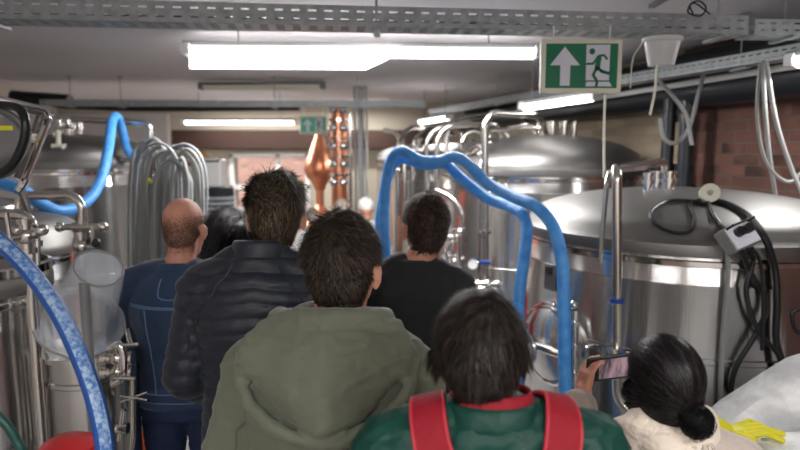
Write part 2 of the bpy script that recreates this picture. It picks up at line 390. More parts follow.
# black bundle over the far tray on the left
tag(MB().tube(cr([P(25, 100, 6.4), P(45, 103, 6.4), P(62, 106, 6.45), P(85, 107, 6.5), P(150, 109, 6.5), P(300, 108, 6.6)]), .028, 10).build('pipe_run', 'black'),
    'black lagged pipe above the far tray at the upper left', 'pipe')
tag(MB().cyl(P(36, 97, 6.5)-V((.25, 0, 0)), P(70, 101, 6.5), .07).build('fan_box', 'black'), 'short fat black duct end under the ceiling at left', 'duct')
for i, (a, b) in enumerate((((640, 5), (655, 15)), )):
    pts = cr([P(693, 14, 2.86), P(690, 5, 2.86), P(699, 1, 2.86), P(706, 8, 2.86), P(700, 16, 2.86), P(688, 12, 2.86), P(694, 3, 2.86), P(710, 14, 2.86)])
    tag(MB().tube(pts, .004, 8).build('wire_loop', 'black'), 'small loop of black wire curling above the wide cable tray', 'cable')

# ------------------------------------------------------------------ lamps
def batten(label, a, b, w=.1, h=.045, mt='lampglow', watts=None, capm='white', extra=None, clip=None):
    a, b = V(a), V(b); u = (b-a).normalized(); c = (a+b)/2; L = (b-a).length
    q = V((1, 0, 0)).rotation_difference(u).to_matrix()
    t = thing('ceiling_light', label, 'light', c)
    MB().box(c+V((0, 0, h*.5+.01)), (L, w*.7, .03), q).build('housing', 'grey', t, bevel=.004)
    m = MB(); R = []
    for s in (-.5, .5):
        R.append([c+u*(L-.1)*s+q@V((0, w/2*math.cos(PI+PI*k/8), .01+h*math.sin(PI+PI*k/8))) for k in range(9)])
    m.rings(R); m.build('diffuser', mt, t)
    for s in (-.5, .5):
        MB().box(c+u*(L-.05)*s+V((0, 0, .005)), (.055, w*.95, h*1.5), q).build('end_cap', capm, t, bevel=.008)
    if CEIL-c.z > .08:
        for s in (-.35, .35):
            MB().cyl(c+u*L*s+V((0, 0, h*.5)), V(((c+u*L*s).x, (c+u*L*s).y, CEIL-.002)), .004, seg=8).build('hanger', 'grey', t)
    if watts:
        ld = bpy.data.lights.new('lamp', 'AREA'); ld.shape = 'RECTANGLE'; ld.size = L*.95; ld.size_y = w; ld.energy = watts
        ld.color = (1, .98, .965)
        lo = bpy.data.objects.new('lamp', ld); C.objects.link(lo)
        lo.location = c-V((0, 0, h+.03)); lo.rotation_euler = (0, 0, math.atan2(u.y, u.x))
    return t
la, lb = P(184, 50, 3.9), P(541, 53, 4.0); la.z = lb.z = (la.z+lb.z)/2
main = batten('large glowing strip light with drooping cover behind the wide tray', la, lb, .13, .05, watts=85)
# the drooping wide cover on its left half
h0 = la.y
dz = lambda py, d=3.95: P(0, py, d).z
MB().prism([V((P(192, 50, 3.9).x, 3.86, dz(50))), V((P(192, 70, 3.9).x, 3.86, dz(70))), V((P(366, 70, 3.9).x, 3.87, dz(71))),
            V((P(386, 62, 3.9).x, 3.87, dz(62))), V((P(402, 57, 3.9).x, 3.87, dz(50)))], (0, .012, 0)).build('cover', 'lampglow', main, smooth=False)
batten('unlit slim strip fitting on the ceiling beyond the large strip light', P(200, 87, 6.6), P(325, 86, 6.6), .16, .05, mt='cream', capm='grey')
batten('blurred glowing strip light low in front of the brown beam', P(182, 122, 8.0), P(298, 122, 8.0), .1, .045, 'lampdim', watts=40)
batten('glowing strip light on ceiling at the far wall, left one', P(192, 105, 9.3), P(298, 105, 9.3), .08, .03, 'lampdim', watts=22)
batten('glowing strip light on ceiling at the far wall, right one', P(306, 105, 9.3), P(392, 105, 9.3), .08, .03, 'lampdim', watts=22)
batten('tilted glowing strip light below the exit sign over the tanks', P(522, 107, 5.0), P(597, 96, 4.3), .1, .045, 'lampdim')
batten('small glowing strip light at the end of the receding tray', P(420, 122, 7.8), P(450, 117, 7.0), .1, .045, 'lampdim', watts=25)
batten('strip light at the upper right corner over the front tank', P(790, 62, 3.1), P(905, 46, 2.6), .1, .045, 'lampglow', watts=12)
for i, (x, y) in enumerate(((-.7, -.5), (1.3, -.1), (.4, -1.9))):  # out-of-view lamps continuing the rows, added to brighten ceiling, tray and tank reflections
    batten(['unseen added strip light overhead behind the camera at left', 'unseen added strip light overhead beside the camera at right', 'unseen added strip light overhead at the back of the room'][i],
           (x-.6, y, 2.48), (x+.6, y, 2.48), .14, .06, 'lampglow', watts=[27, 27, 42][i])
batten('strip light overhead between the left hand vessels', (-3.0, 2.2, 2.6), (-3.3, 3.4, 2.6), .1, .045, 'lampglow', watts=60)

# ------------------------------------------------------------------ exit signs
def sign(label, px0, py0, px1, py1, d, full=True, cord=True):
    a = P(px0, py1, d); b = P(px1, py0, d); W = b.x-a.x; H = b.z-a.z; y = d
    t = thing('exit_sign', label, 'sign', ((a.x+b.x)/2, y, a.z))
    sx = W/374; sz = H/222
    def q(x, z, off): return V((a.x+(x-88)*sx, y-off, b.z-(z-88)*sz))
    MB().box(((a.x+b.x)/2, y+.012, (a.z+b.z)/2), (W, .03, H)).build('sign_board', 'cream', t, bevel=.004)
    MB().prism([q(110, 107, .004), q(441, 107, .004), q(441, 290, .004), q(110, 290, .004)], (0, .002, 0)).build('green_panel', 'green' if full else 'ledgreen', t, smooth=False)
    MB().prism([q(*p, .007) for p in ((195, 120), (266, 196), (222, 196), (222, 280), (177, 280), (177, 196), (130, 196))], (0, .002, 0)).build('arrow', 'signwhite', t, smooth=False)
    m = MB().prism([q(*p, .007) for p in ((294, 112), (403, 112), (403, 258), (296, 258))], (0, .002, 0))
    m.prism([q(*p, .007) for p in ((300, 264), (404, 264), (418, 283), (296, 283))], (0, .002, 0)).build('doorway', 'signwhite', t, smooth=False)
    m = MB()
    m.prism([q(320+13*math.cos(2*PI*k/20), 140+13*math.sin(2*PI*k/20), .0105) for k in range(20)], (0, .002, 0))
    def stroke(pts, w):
        for (x0, z0), (x1, z1) in zip(pts, pts[1:]):
            l = math.hypot(x1-x0, z1-z0); nx, nz_ = -(z1-z0)/l*w/2, (x1-x0)/l*w/2
            m.prism([q(x0+nx, z0+nz_, .0105), q(x1+nx, z1+nz_, .0105), q(x1-nx, z1-nz_, .0105), q(x0-nx, z0-nz_, .0105)], (0, .002, 0))
            for cx, cz in ((x0, z0), (x1, z1)):
                m.prism([q(cx+w/2*math.cos(2*PI*k/12), cz+w/2*math.sin(2*PI*k/12), .0106) for k in range(12)], (0, .002, 0))
    stroke([(352, 166), (346, 208)], 24); stroke([(352, 158), (374, 155), (389, 170)], 9); stroke([(345, 164), (326, 190), (298, 191)], 9)
    stroke([(350, 208), (368, 222), (402, 230)], 13); stroke([(402, 230), (407, 220)], 9)
    stroke([(343, 210), (328, 236), (347, 262), (345, 280)], 12)
    m.build('running_figure', 'green', t, smooth=False)
    for s in (.15, .85):
        x = a.x+W*s; zt = 2.45 if d < 4 else CEIL
        MB().cyl((x, y+.012, b.z-.002), (x, y+.012, zt), .004, seg=8).build('hanger', 'white', t)
sign('large green exit sign with up arrow and running figure below wide tray', 540, 39, 623, 93, 2.76)
sign('small blurred green exit sign hanging near the far wall', 300, 116, 327, 134, 7.6, full=False)
# bucket hung beside the sign
bc = P(661, 66, 2.8); tp = P(661, 38, 2.8)
t = thing('hanging_pot', 'white plastic pot hung from the tray right of the exit sign', 'pot', bc)
k = 2.8/600
h = tp.z-bc.z
MB().lathe([(.001, 0), (12*k, 0), (16.5*k, h-.02), (18.5*k, h-.018), (18.5*k, h), (17*k, h), (15*k, h-.02), (11*k, .006), (.001, .006)], bc, seg=32).build('pot', 'bucket', t)
MB().tube(cr([bc+V((-.08, 0, h)), bc+V((-.10, 0, h*.7)), bc+V((-.13, 0, .03)), bc+V((-.135, 0, -.1))]), .0025, 6).build('handle_wire', 'white', t)
tag(MB().tube(cr([P(657, 62, 2.78), P(655, 90, 2.78), P(650, 115, 2.78)]), .006, 8).build('cord', 'cream'), 'short white cord dangling from the hung plastic pot', 'cord')

# ------------------------------------------------------------------ fittings
def clamp(m, p, ax, r, n=1):
    ax = V(ax).normalized(); p = V(p)
    m.cyl(p-ax*.009, p+ax*.009, r*1.45, seg=16)
def valve(parent, p, ax, r, handle=(0, 0, 1), hl=.09, hm='pipe'):
    ax = V(ax).normalized(); h = V(handle).normalized(); p = V(p)
    m = MB().cyl(p-ax*r*2.6, p+ax*r*2.6, r*1.15); m.ell(p, r*1.7); clamp(m, p-ax*r*2.6, ax, r); clamp(m, p+ax*r*2.6, ax, r)
    m.cyl(p, p+h*r*3.2, r*.6, seg=12)
    o = m.build('valve', 'pipe', parent)
    s = h.cross(ax).normalized()
    q = MB().tube([p+h*r*3.2, p+h*(r*3.4)+ax*hl*.5, p+h*(r*3.6)+ax*hl], [r*.35, r*.35, r*.45], 8)
    q.build('valve_handle', hm, o)
def gauge(parent, p, r, face=(-.2, -1, 0)):
    face = V(face).normalized(); p = V(p)
    o = MB().lathe([(.001, -.012), (r, -.012), (r*1.05, 0), (r*1.05, .014), (r*.9, .016), (r*.9, .012), (.001, .012)], p, face, 28).build('gauge', 'chrome', parent)
    MB().lathe([(.001, .0125), (r*.88, .0125), (r*.88, .0135), (.001, .0135)], p, face, 24).build('dial', 'white', o)
def ring_(c, ax, R, r, seg=36):
    q = V((0, 0, 1)).rotation_difference(V(ax).normalized()).to_matrix(); c = V(c)
    return [c+q@V((R*math.cos(2*PI*k/seg), R*math.sin(2*PI*k/seg), 0)) for k in range(seg+1)]
def manway(parent, c, ax, R):
    """round door with hinge arm and hand wheel, axis ax points out"""
    c = V(c); ax = V(ax).normalized(); side = ax.cross(V((0, 0, 1))).normalized()
    m = MB().lathe([(R*1.12, -.06), (R*1.12, .012), (R*1.0, .02), (R*.97, .045), (R*.6, .07), (.001, .08)], c, ax, 40)
    o = m.build('manway', 'steel', parent)
    MB().tube(ring_(c+ax*.02, ax, R*1.08, .014), .014, 8, caps=False).build('manway_rim', 'chrome', o)
    q = MB().tube([c+side*R*1.25+ax*.06, c+ax*.11, c-side*R*1.25+ax*.06], .02, 10)
    q.box(c+side*R*1.25+ax*.04, (.05, .05, .12)); q.box(c-side*R*1.25+ax*.04, (.05, .05, .12))
    q.build('clamp_arm', 'pipe', o)
    w = MB().tube(ring_(c+ax*.17, ax, R*.42, .012, 24), .012, 8, caps=False)
    w.cyl(c+ax*.06, c+ax*.18, .016)
    for k in range(3):
        d = side*math.cos(k*2*PI/3)+V((0, 0, 1))*math.sin(k*2*PI/3); w.cyl(c+ax*.17, c+ax*.17+d*R*.42, .009, seg=8)
    w.build('hand_wheel', 'pipe', o)
def tank(label, cx, cy, r, zr, za, dark=False, legs=4, zb=.55, top=True, group=None):
    t = thing('fermentation_tank', label, 'tank', (cx, cy, 0), group=group)
    c = (cx, cy, 0); z0 = zb
    m = MB().lathe([(.04, z0-.28), (r*.55, z0-.12), (r*.93, z0), (r, z0+.05), (r, z0+.45), (r*1.006, z0+.455), (r*1.006, z0+.475), (r, z0+.48), (r, zr-.16), (r*1.004, zr-.155), (r*1.004, zr-.145), (r, zr-.14), (r, zr)], c, seg=96)
    m.build('shell', 'steel', t)
    prof = [(r, zr-.03), (r*1.022, zr-.03), (r*1.026, zr-.005), (r*1.022, zr+.02), (r*.985, zr+.045)]
    for k in range(1, 10):
        a = k/9; prof.append((r*.985*math.cos(a*PI/2*.985), zr+.045+(za-zr-.045)*math.sin(a*PI/2)))
    prof[-1] = (.01, za)
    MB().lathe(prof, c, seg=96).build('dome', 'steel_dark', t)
    MB().lathe([(r, zr-.075), (r*1.012, zr-.07), (r*1.012, zr-.05), (r, zr-.045)], c, seg=96, closed=False).build('seam_band', 'chrome', t)
    for k in range(legs):
        a = 2*PI*(k+.5)/legs; x = cx+r*.8*math.cos(a); y = cy+r*.8*math.sin(a)
        m = MB().cyl((x, y, .02), (x, y, z0+.05), .035); m.cyl((x, y, 0), (x, y, .025), .06); m.build('leg', 'pipe', t)
    m = MB().cyl((cx, cy, .12), (cx, cy, z0-.25), .03); m.build('outlet', 'pipe', t)
    return t
def doff(r, zr, za, rho):  # height of a dome at radius rho
    a = math.acos(min(1, rho/(r*.985))); return zr+.045+(za-zr-.045)*math.sin(a)

# front right tank
T1 = (1.5, 3.2, .8, 1.49, 1.70)
t1 = tank('nearest big steel tank on the right, grey box and cables on its dome', *T1)
def on_dome(T, px, d):
    x = P(px, 200, d).x; rho = math.hypot(x-T[0], d-T[1]); return V((x, d, doff(T[2], T[3], T[4], rho)))
def nozzle(parent, p, r=.03, h=.07, name='nozzle'):
    m = MB().cyl(p-V((0, 0, .03)), p+V((0, 0, h)), r); clamp(m, p+V((0, 0, h*.55)), (0, 0, 1), r); m.cyl(p+V((0, 0, h)), p+V((0, 0, h+.012)), r*1.35)
    return m.build(name, 'chrome', parent)
for px, d, r in ((647, 3.1, .022), (655, 3.2, .028), (668, 3.15, .03)): nozzle(t1, on_dome(T1, px, d), r, .08)
pf = on_dome(T1, 663, 3.35)
MB().tube(bend([P(617, 352, 2.5), P(617, 172, 2.5), V((P(617, 172, 2.5).x+.02, 2.58, P(0, 169, 2.5).z)), V((pf.x, pf.y, pf.z+.14)), pf], .06), .021, 14).build('pipe', 'pipe', t1)
MB().tube(bend([P(600, 262, 2.58), P(607, 182, 2.56), P(610, 171, 2.6), P(645, 168, 3.0)], .05), .011, 10).build('pipe', 'pipe', t1)
m = MB()
for py in (300, 352): clamp(m, P(617, py, 2.5), (0, 0, 1), .022)
m.build('clamp', 'blueclip', t1)
valve(t1, P(612, 362, 2.47), (0, 0, 1), .022, (-.5, -1, 0))
MB().tube(bend([P(617, 352, 2.5), P(617, 400, 2.5), P(640, 420, 2.45), P(640, 470, 2.45)], .05), .021, 12).build('pipe', 'pipe', t1)
mc = P(541, 345, 2.83); ax = (mc-V((1.5, 3.2, mc.z))); ax.z = 0; ax.normalize()
mc = V((1.5, 3.2, mc.z))+ax*.82
manway(t1, mc, ax, .18)
m = MB().cyl(P(574, 385, 2.6), P(574, 310, 2.6), .022); m.ell(P(574, 305, 2.6), .02); clamp(m, P(574, 372, 2.6), (0, 0, 1), .026); clamp(m, P(574, 322, 2.6), (0, 0, 1), .022); clamp(m, P(574, 345, 2.6), (0, 0, 1), .022)
m.cyl(P(574, 348, 2.6), P(590, 348, 2.78), .014)
m.build('sight_glass', 'chrome', t1)
MB().tube([P(594+9*math.cos(a), 355-10*math.sin(a), 2.6) for a in [PI*k/10 for k in range(-1, 12)]], .010, 10).build('elbow', 'chrome', t1)
# data plate
def on_shell(T, px, py):
    dd = P(px, py, 1.0); dx = dd.x; a = 1+dx*dx; b = -2*(T[0]*dx+T[1]); c = T[0]**2+T[1]**2-T[2]**2
    y = (-b-math.sqrt(max(0, b*b-4*a*c)))/(2*a); return P(px, py, y)
def plate(T, px, py, w, h, m, parent, name='data_plate', off=.006):
    p = on_shell(T, px, py); n = p-V((T[0], T[1], p.z)); n.normalize(); s = n.cross(V((0, 0, 1)))
    R = Matrix((s, n, V((0, 0, 1)))).transposed()
    return MB().box(p+n*off, (w, .012, h), R).build(name, m, parent, bevel=.003)
pl = plate(T1, 551, 277, .085, .13, 'steel_dark', t1)
pl2 = plate(T1, 551, 270, .05, .04, 'black', pl, 'display', .013)
# tank 2
T2 = (1.18, 5.1, .84, 1.74, 2.03)
t2 = tank('second big steel tank on the right with tall dull dome and overhead pipes', *T2, dark=True)
for px, d, r in ((540, 5.0, .035), (550, 5.15, .03), (562, 5.1, .03), (572, 4.9, .02)): nozzle(t2, on_dome(T2, px, d), r, .1)
for pts, r in (
    ([P(485, 300, 4.2), P(485, 122, 4.2), P(492, 113, 4.25), P(541, 116, 4.9), P(545, 134, 5.0)], .026),
    ([P(478, 300, 4.25), P(480, 175, 4.25), P(484, 150, 4.3)], .016),
    ([P(436, 215, 4.6), P(437, 140, 4.6), P(446, 126, 4.6), P(494, 124, 4.8), P(500, 130, 4.9), P(505, 160, 4.95)], .022),
    ([P(426, 210, 4.9), P(427, 140, 4.9), P(436, 128, 4.9), P(470, 122, 5.0), P(478, 128, 5.1), P(480, 158, 5.2)], .02),
    ([P(448, 250, 4.35), P(463, 225, 4.3), P(462, 212, 4.3), P(450, 196, 4.35), P(436, 190, 4.4)], .02),
):
    MB().tube(bend(pts, .12), r, 12).build('pipe', 'pipe', t2)
m = MB().cyl(P(491, 131, 4.7), P(540, 128, 4.75), .014); m.build('pipe', 'pipe', t2)
m = MB().tube(cr([P(455+5*math.cos(a)+a*4, 140+9*math.sin(a), 4.9) for a in [k*.6 for k in range(22)]]), .010, 8); m.build('coil_pipe', 'pipe', t2)
for px, py in ((485, 232), (485, 262), (485, 278), (463, 240)):
    mm = MB(); clamp(mm, P(px, py, 4.18), (0, 0, 1), .03); mm.build('clamp', 'blueclip' if py == 262 else 'chrome', t2)
valve(t2, P(487, 285, 4.12), (1, 0, 0), .028, (0, -1, .3))
valve(t2, P(452, 238, 4.2), (1, 0, 0), .022, (0, -.5, 1))
valve(t2, P(456, 262, 4.15), (0, 0, 1), .022, (-1, -.4, 0))
m = MB().cyl(P(460, 275, 4.1), P(460, 236, 4.1), .02); m.ell(P(460, 232, 4.1), .024); clamp(m, P(460, 268, 4.1), (0, 0, 1), .024); m.build('sampling_cock', 'chrome', t2)
gauge(t2, P(473, 264, 4.05), .038, (-.3, -1, .1))
m = MB()
for (a, b) in (((448, 256), (462, 256)), ((448, 270), (462, 270)), ((448, 256), (448, 270)), ((462, 256), (462, 270))): m.cyl(P(*a, 4.1), P(*b, 4.1), .009, seg=8)
m.build('valve_cage', 'chrome', t2)
MB().tube(cr([P(455, 290, 4.2), P(460, 296, 4.1), P(478, 290, 4.1), P(498, 292, 4.1), P(500, 312, 4.1)]), .028, 12).build('elbow', 'chrome', t2)
# tanks 3,4 far
T3 = (.72, 7.05, .8, 1.72, 1.98); t3 = tank('third steel tank on the right, behind the blue hoses', *T3, dark=True)
T4 = (.28, 8.85, .62, 1.75, 1.98); t4 = tank('furthest steel tank on the right beside the grey column', *T4, dark=True)
for T, t in ((T3, t3), (T4, t4)):
    for k in (-.25, 0, .25): nozzle(t, V((T[0]+k, T[1], doff(T[2], T[3], T[4], abs(k)))), .035, .1)
for pts in ([P(398, 215, 6.1), P(398, 138, 6.1), P(412, 126, 6.3), P(425, 130, 6.8)], [P(412, 210, 6.1), P(413, 140, 6.1), P(430, 126, 6.2), P(452, 134, 6.6)],
            [P(405, 200, 6.15), P(404, 150, 6.15), P(396, 132, 6.5), P(385, 130, 7)]):
    MB().tube(bend(pts, .15), .024, 10).build('pipe', 'pipe', t3)
valve(t3, P(414, 150, 6.1), (1, 0, 0), .03, (0, 0, 1)); valve(t3, P(398, 170, 6.1), (0, 0, 1), .03, (-1, 0, 0))
for pts, r_ in (([P(446, 190, 5.2), P(447, 132, 5.2), P(456, 118, 5.3), P(520, 112, 5.7), P(526, 128, 5.8)], .02),
              ([P(460, 168, 5.0), P(461, 143, 5.0), P(470, 136, 5.05), P(476, 142, 5.1), P(477, 160, 5.1)], .016),
              ([P(508, 128, 5.0), P(530, 124, 5.0), P(534, 134, 5.0)], .014)):
    MB().tube(bend(pts, .1), r_, 10).build('pipe', 'pipe', t2)
# manway lever on tank 2's dome
m = MB().tube(cr([P(470, 152, 4.6), P(478, 146, 4.55), P(484, 150, 4.5), P(478, 155, 4.5)]), .02, 8); m.cyl(P(462, 156, 4.65), P(492, 142, 4.5), .014); m.build('hatch_lever', 'pipe', t2)

# cables and box on tank 1
bx = P(737, 238, 2.33); n = (bx-V((1.5, 3.2, bx.z))).normalized()
bxr = Matrix.Rotation(math.radians(-16), 3, 'Y')@Matrix.Rotation(math.radians(20), 3, 'Z')@Matrix.Rotation(math.radians(-28), 3, 'X')
t = thing('control_box', 'grey control box with black dials on the nearest tank rim', 'box', bx)
MB().box(bx, (.13, .06, .10), bxr).build('casing', 'grey', t, bevel=.006)
MB().box(bx+bxr@V((0, -.032, 0)), (.12, .012, .09), bxr).build('front_panel', 'signwhite', t, bevel=.003)
for dx in (-.02, .025):
    MB().cyl(bx+bxr@V((dx, -.03, .012)), bx+bxr@V((dx, -.062, .012)), .019).build('knob', 'black', t)
MB().tube([bx+bxr@V((-.055, -.03, .04)), bx+bxr@V((-.055, -.075, .04)), bx+bxr@V((.055, -.075, .04)), bx+bxr@V((.055, -.03, .04))], .005, 8).build('guard_bar', 'black', t)
def cable(label, pts, r, m='black', n=8, name='cable', cat='cable', group=None):
    return tag(MB().tube(cr(pts, n), r, 10).build(name, m), label, cat, group)
D = lambda px, d, up=.012: on_dome(T1, px, d)+V((0, 0, up))
def SS(px, py, off=.03):
    p = on_shell(T1, px, py); return P(px, py, p.y-off)
def dome_at(px, py):
    """where the ray through a pixel meets the nearest tank dome"""
    best = None
    for k in range(400):
        d = 2.3+k*.004; p = P(px, py, d); rho = math.hypot(p.x-T1[0], p.y-T1[1])
        if rho < T1[2]*.98 and p.z <= doff(T1[2], T1[3], T1[4], rho)+.012: return p
    return P(px, py, 3.0)
DA = dome_at
cable('coiled black cable loop lying on the nearest tank dome', [DA(706, 204), DA(690, 201), DA(668, 201), DA(653, 209), DA(651, 218), DA(662, 228), DA(680, 233), DA(692, 229), DA(695, 216), DA(690, 204), DA(704, 199)], .008)
cable('black cable running from the white roll into the grey control box', [DA(708, 202), DA(714, 215), DA(722, 226), P(731, 232, 2.3)], .008)
cable('thick black cable draped over the dome and down behind the grey box', [DA(712, 200), DA(730, 205), DA(748, 216), SS(764, 236, .06), SS(774, 265), SS(777, 300), SS(776, 340), SS(784, 370, .05), SS(788, 420, .05), SS(789, 470, .05)], .014)
cable('black cable falling below the grey box and curling at bottom', [P(741, 250, 2.3), SS(752, 275), SS(767, 305), SS(755, 335), SS(737, 365), SS(731, 388), SS(736, 402)], .011)
cable('black cable crossing the other cables under the grey box', [P(748, 250, 2.3), SS(753, 262, .05), SS(746, 292, .05), SS(758, 330, .05), SS(778, 355, .05), SS(784, 380, .05)], .010)
cable('thin black cable hanging straight beneath the grey box', [P(752, 248, 2.31), SS(760, 262, .06), SS(763, 300, .06), SS(762, 350, .06)], .007)
rl = DA(709, 201)+V((0, 0, .035))
t = thing('tape_roll', 'small white roll on top of the nearest tank dome', 'roll', rl)
MB().lathe([(.014, -.018), (.042, -.018), (.042, .018), (.014, .018), (.014, -.018)], rl, (-.3, -1, .25), 32, closed=False).build('roll', 'cream', t)

cable('white hose running down the front of the nearest tank', [SS(727, 250), SS(728, 280), SS(722, 350), SS(720, 420), SS(720, 470)], .010, 'clear')

# hanging cords on the right
cable('thin white cord hanging in front of the second tank', [P(605, 94, 2.9), P(604, 130, 2.9), P(604, 178, 2.75)], .006, 'cream', name='cord', cat='cord')
cable('long white hose hanging straight from the receding tray at right', [P(763, 60, 3.1), P(765, 110, 3.1), P(770, 160, 3.15), P(777, 205, 3.2)], .011, 'clear', name='hose', cat='hose')
cable('white hose slanting from the receding tray out at right edge', [P(766, 62, 3.05), P(776, 120, 3.05), P(790, 165, 3.05), P(806, 200, 3.0)], .011, 'clear', name='hose', cat='hose')
cable('white hose hanging in a loop left of the slanting hose', [P(760, 64, 3.12), P(757, 110, 3.12), P(762, 150, 3.12), P(773, 172, 3.12), P(790, 182, 3.1), P(804, 170, 3.08)], .009, 'clear', name='hose', cat='hose')
cable('white hose looping before the upright black pipes', [P(704, 72, 3.8), P(697, 100, 3.8), P(689, 128, 3.8), P(676, 143, 3.8), P(664, 138, 3.8), P(660, 118, 3.8)], .013, 'clear', name='hose', cat='hose')
cable('white hose crossing over from the tray to the black pipes', [P(656, 78, 3.7), P(672, 95, 3.7), P(686, 115, 3.7), P(692, 145, 3.7)], .012, 'clear', name='hose', cat='hose')
cable('small black hook shaped cable at the right edge', [P(802, 308, 2.3), P(792, 314, 2.3), P(796, 330, 2.3), P(803, 334, 2.3)], .008)

# ------------------------------------------------------------------ blue hoses right
def hose(label, pts, r, m='bluehose', parts=None):
    return tag(MB().tube(cr(pts, 10), r, 16).build('hose', m), label, 'hose')
hose('blue hose dropping to the left of the other behind a dark haired head', [P(379, 250, 3.6)+V((0, .15, -1.0)), P(379, 250, 3.6), P(382, 204, 3.55), P(390, 171, 3.5), P(402, 159, 3.45), P(424, 165, 3.4), P(445, 164, 3.35), P(461, 178, 3.3), P(487, 198, 3.2), P(508, 206, 3.1), P(522, 214, 3.0), P(527, 230, 2.95), P(524, 258, 2.9), P(519, 300, 2.85), P(519, 360, 2.8), V((P(519, 360, 2.8).x, 2.8, .4)), V((P(519, 360, 2.8).x-.03, 2.8, .06)), V((P(519, 360, 2.8).x-.2, 2.95, .03))], .029)
hose('blue hose dropping to the right across the nearest tank', [P(386, 262, 3.3)+V((0, .1, -.9)), P(386, 262, 3.3), P(384, 230, 3.3), P(385, 190, 3.3), P(391, 160, 3.28), P(402, 151, 3.25), P(420, 160, 3.2), P(438, 161, 3.17), P(455, 157, 3.12), P(470, 166, 3.05), P(487, 183, 3.0), P(513, 197, 2.85), P(535, 206, 2.72), P(553, 227, 2.62), P(562, 262, 2.56), P(564, 310, 2.52), P(565, 385, 2.5), P(568, 450, 2.45), V((P(568, 450, 2.45).x, 2.42, .3)), V((P(568, 450, 2.45).x, 2.4, .06)), V((P(568, 450, 2.45).x-.2, 2.45, .03))], .028)
cable('short red hose behind the left drop of the blue hose', [P(523, 288, 2.95), P(524, 310, 2.95), P(520, 345, 2.95)], .016, 'red', name='hose', cat='hose')

# ------------------------------------------------------------------ left side
T5 = (-2.5, 4.6, .6, 1.80, 2.02)
t5 = tank('large steel tank at back left under the arched blue hose', *T5, dark=True)
for px, d, r in ((66, 4.5, .03), (74, 4.45, .03), (84, 4.6, .02)): nozzle(t5, on_dome(T5, px, d), r, .09)
MB().tube(bend([P(70, 150, 4.45), P(70, 122, 4.45), P(72, 119, 4.45), P(146, 123, 4.2), P(150, 127, 4.2), P(150, 330, 4.15)], .06), .022, 12).build('pipe', 'pipe', t5)
MB().tube(bend([P(54, 152, 4.3), P(55, 131, 4.3), P(63, 127, 4.35), P(68, 127, 4.4)], .04), .015, 10).build('pipe', 'chrome', t5)
# white latch
m = MB().tube([P(54, 156, 4.1), P(54, 146, 4.1), P(64, 146, 4.1), P(64, 156, 4.1), P(54, 156, 4.1)], .022, 10); m.cyl(P(59, 146, 4.1), P(58, 132, 4.2), .016)
m.build('hatch_latch', 'cream', t5)
T6 = (-2.12, 3.0, .46, 1.42, 1.62)
t6 = tank('mid sized steel tank at left with domed lid', *T6)
MB().lathe([(.30, 1.50), (.32, 1.60), (.31, 1.63), (.1, 1.67), (.001, 1.68)], (-2.2, 3.0, 0), seg=64).build('lid', 'steel', t6)
T7 = (-1.60, 2.25, .235, 1.40, 1.46)
t7 = tank('slim steel cylinder at the left edge of the picture', *T7, legs=3, zb=.35)
MB().lathe([(.225, 1.44), (.24, 1.44), (.24, 1.47), (.225, 1.475)], (-1.6, 2.25, 0), seg=48, closed=False).build('rim', 'chrome', t7)
# pipes and valves fore left: a frame of pipework
pw = thing('pipe_manifold', 'manifold of bent steel pipes and valves at left behind the blue printed hose', 'pipework', V((P(34, 300, 2.2).x, 2.2, 0)))
for pts, r in (
    ([P(-20, 214, 2.1), P(22, 214, 2.1), P(32, 222, 2.1), P(32, 300, 2.1), V((P(32, 300, 2.1).x, 2.1, .02))], .019),
    ([P(19, 215, 2.5), P(19, 196, 2.5), P(72, 195, 2.5), P(82, 204, 2.5), P(82, 236, 2.5)], .018),
    ([P(38, 290, 2.15), V((P(38, 290, 2.15).x, 2.15, .02))], .015),
    ([P(82, 236, 2.5), P(82, 268, 2.5)], .018),
):
    MB().tube(bend(pts, .06), r, 14).build('pipe', 'pipe', pw)
MB().tube([P(84, 283, 1.98), V((P(84, 283, 1.98).x, 1.98, .01))], .016, 14).build('pipe', 'grey', pw)
valve(pw, P(27, 236, 2.08), (0, 0, 1), .02, (-.3, -1, 0)); valve(pw, P(82, 246, 2.47), (0, 0, 1), .02, (1, -.5, 0))
for (x0, x1, y, d) in ((18, 42, 230, 2.1), (60, 103, 227, 2.5)):
    m = MB().cyl(P(x0, y, d), P(x1, y, d), .014); m.ell(P(x0, y, d), .022); m.ell(P(x1, y, d), .022); m.cyl(P((x0+x1)/2-8, y, d), P((x0+x1)/2+8, y, d), .022)
    m.build('cross_bar', 'pipe', pw)
for px, y0, y1, d in ((38, 232, 265, 2.1), (23, 235, 262, 2.1), (76, 230, 262, 2.5), (90, 232, 258, 2.5)):
    m = MB().cyl(P(px, y0, d), P(px, y1, d), .008); m.ell(P(px, y0, d), .014); m.cyl(P(px, y0+8, d), P(px, y0+14, d), .015); m.build('bolt_rod', 'chrome', pw)
m = MB().ell(P(96, 243, 2.45), .02); m.cyl(P(84, 240, 2.48), P(96, 243, 2.45), .01); m.build('knob', 'black', pw)
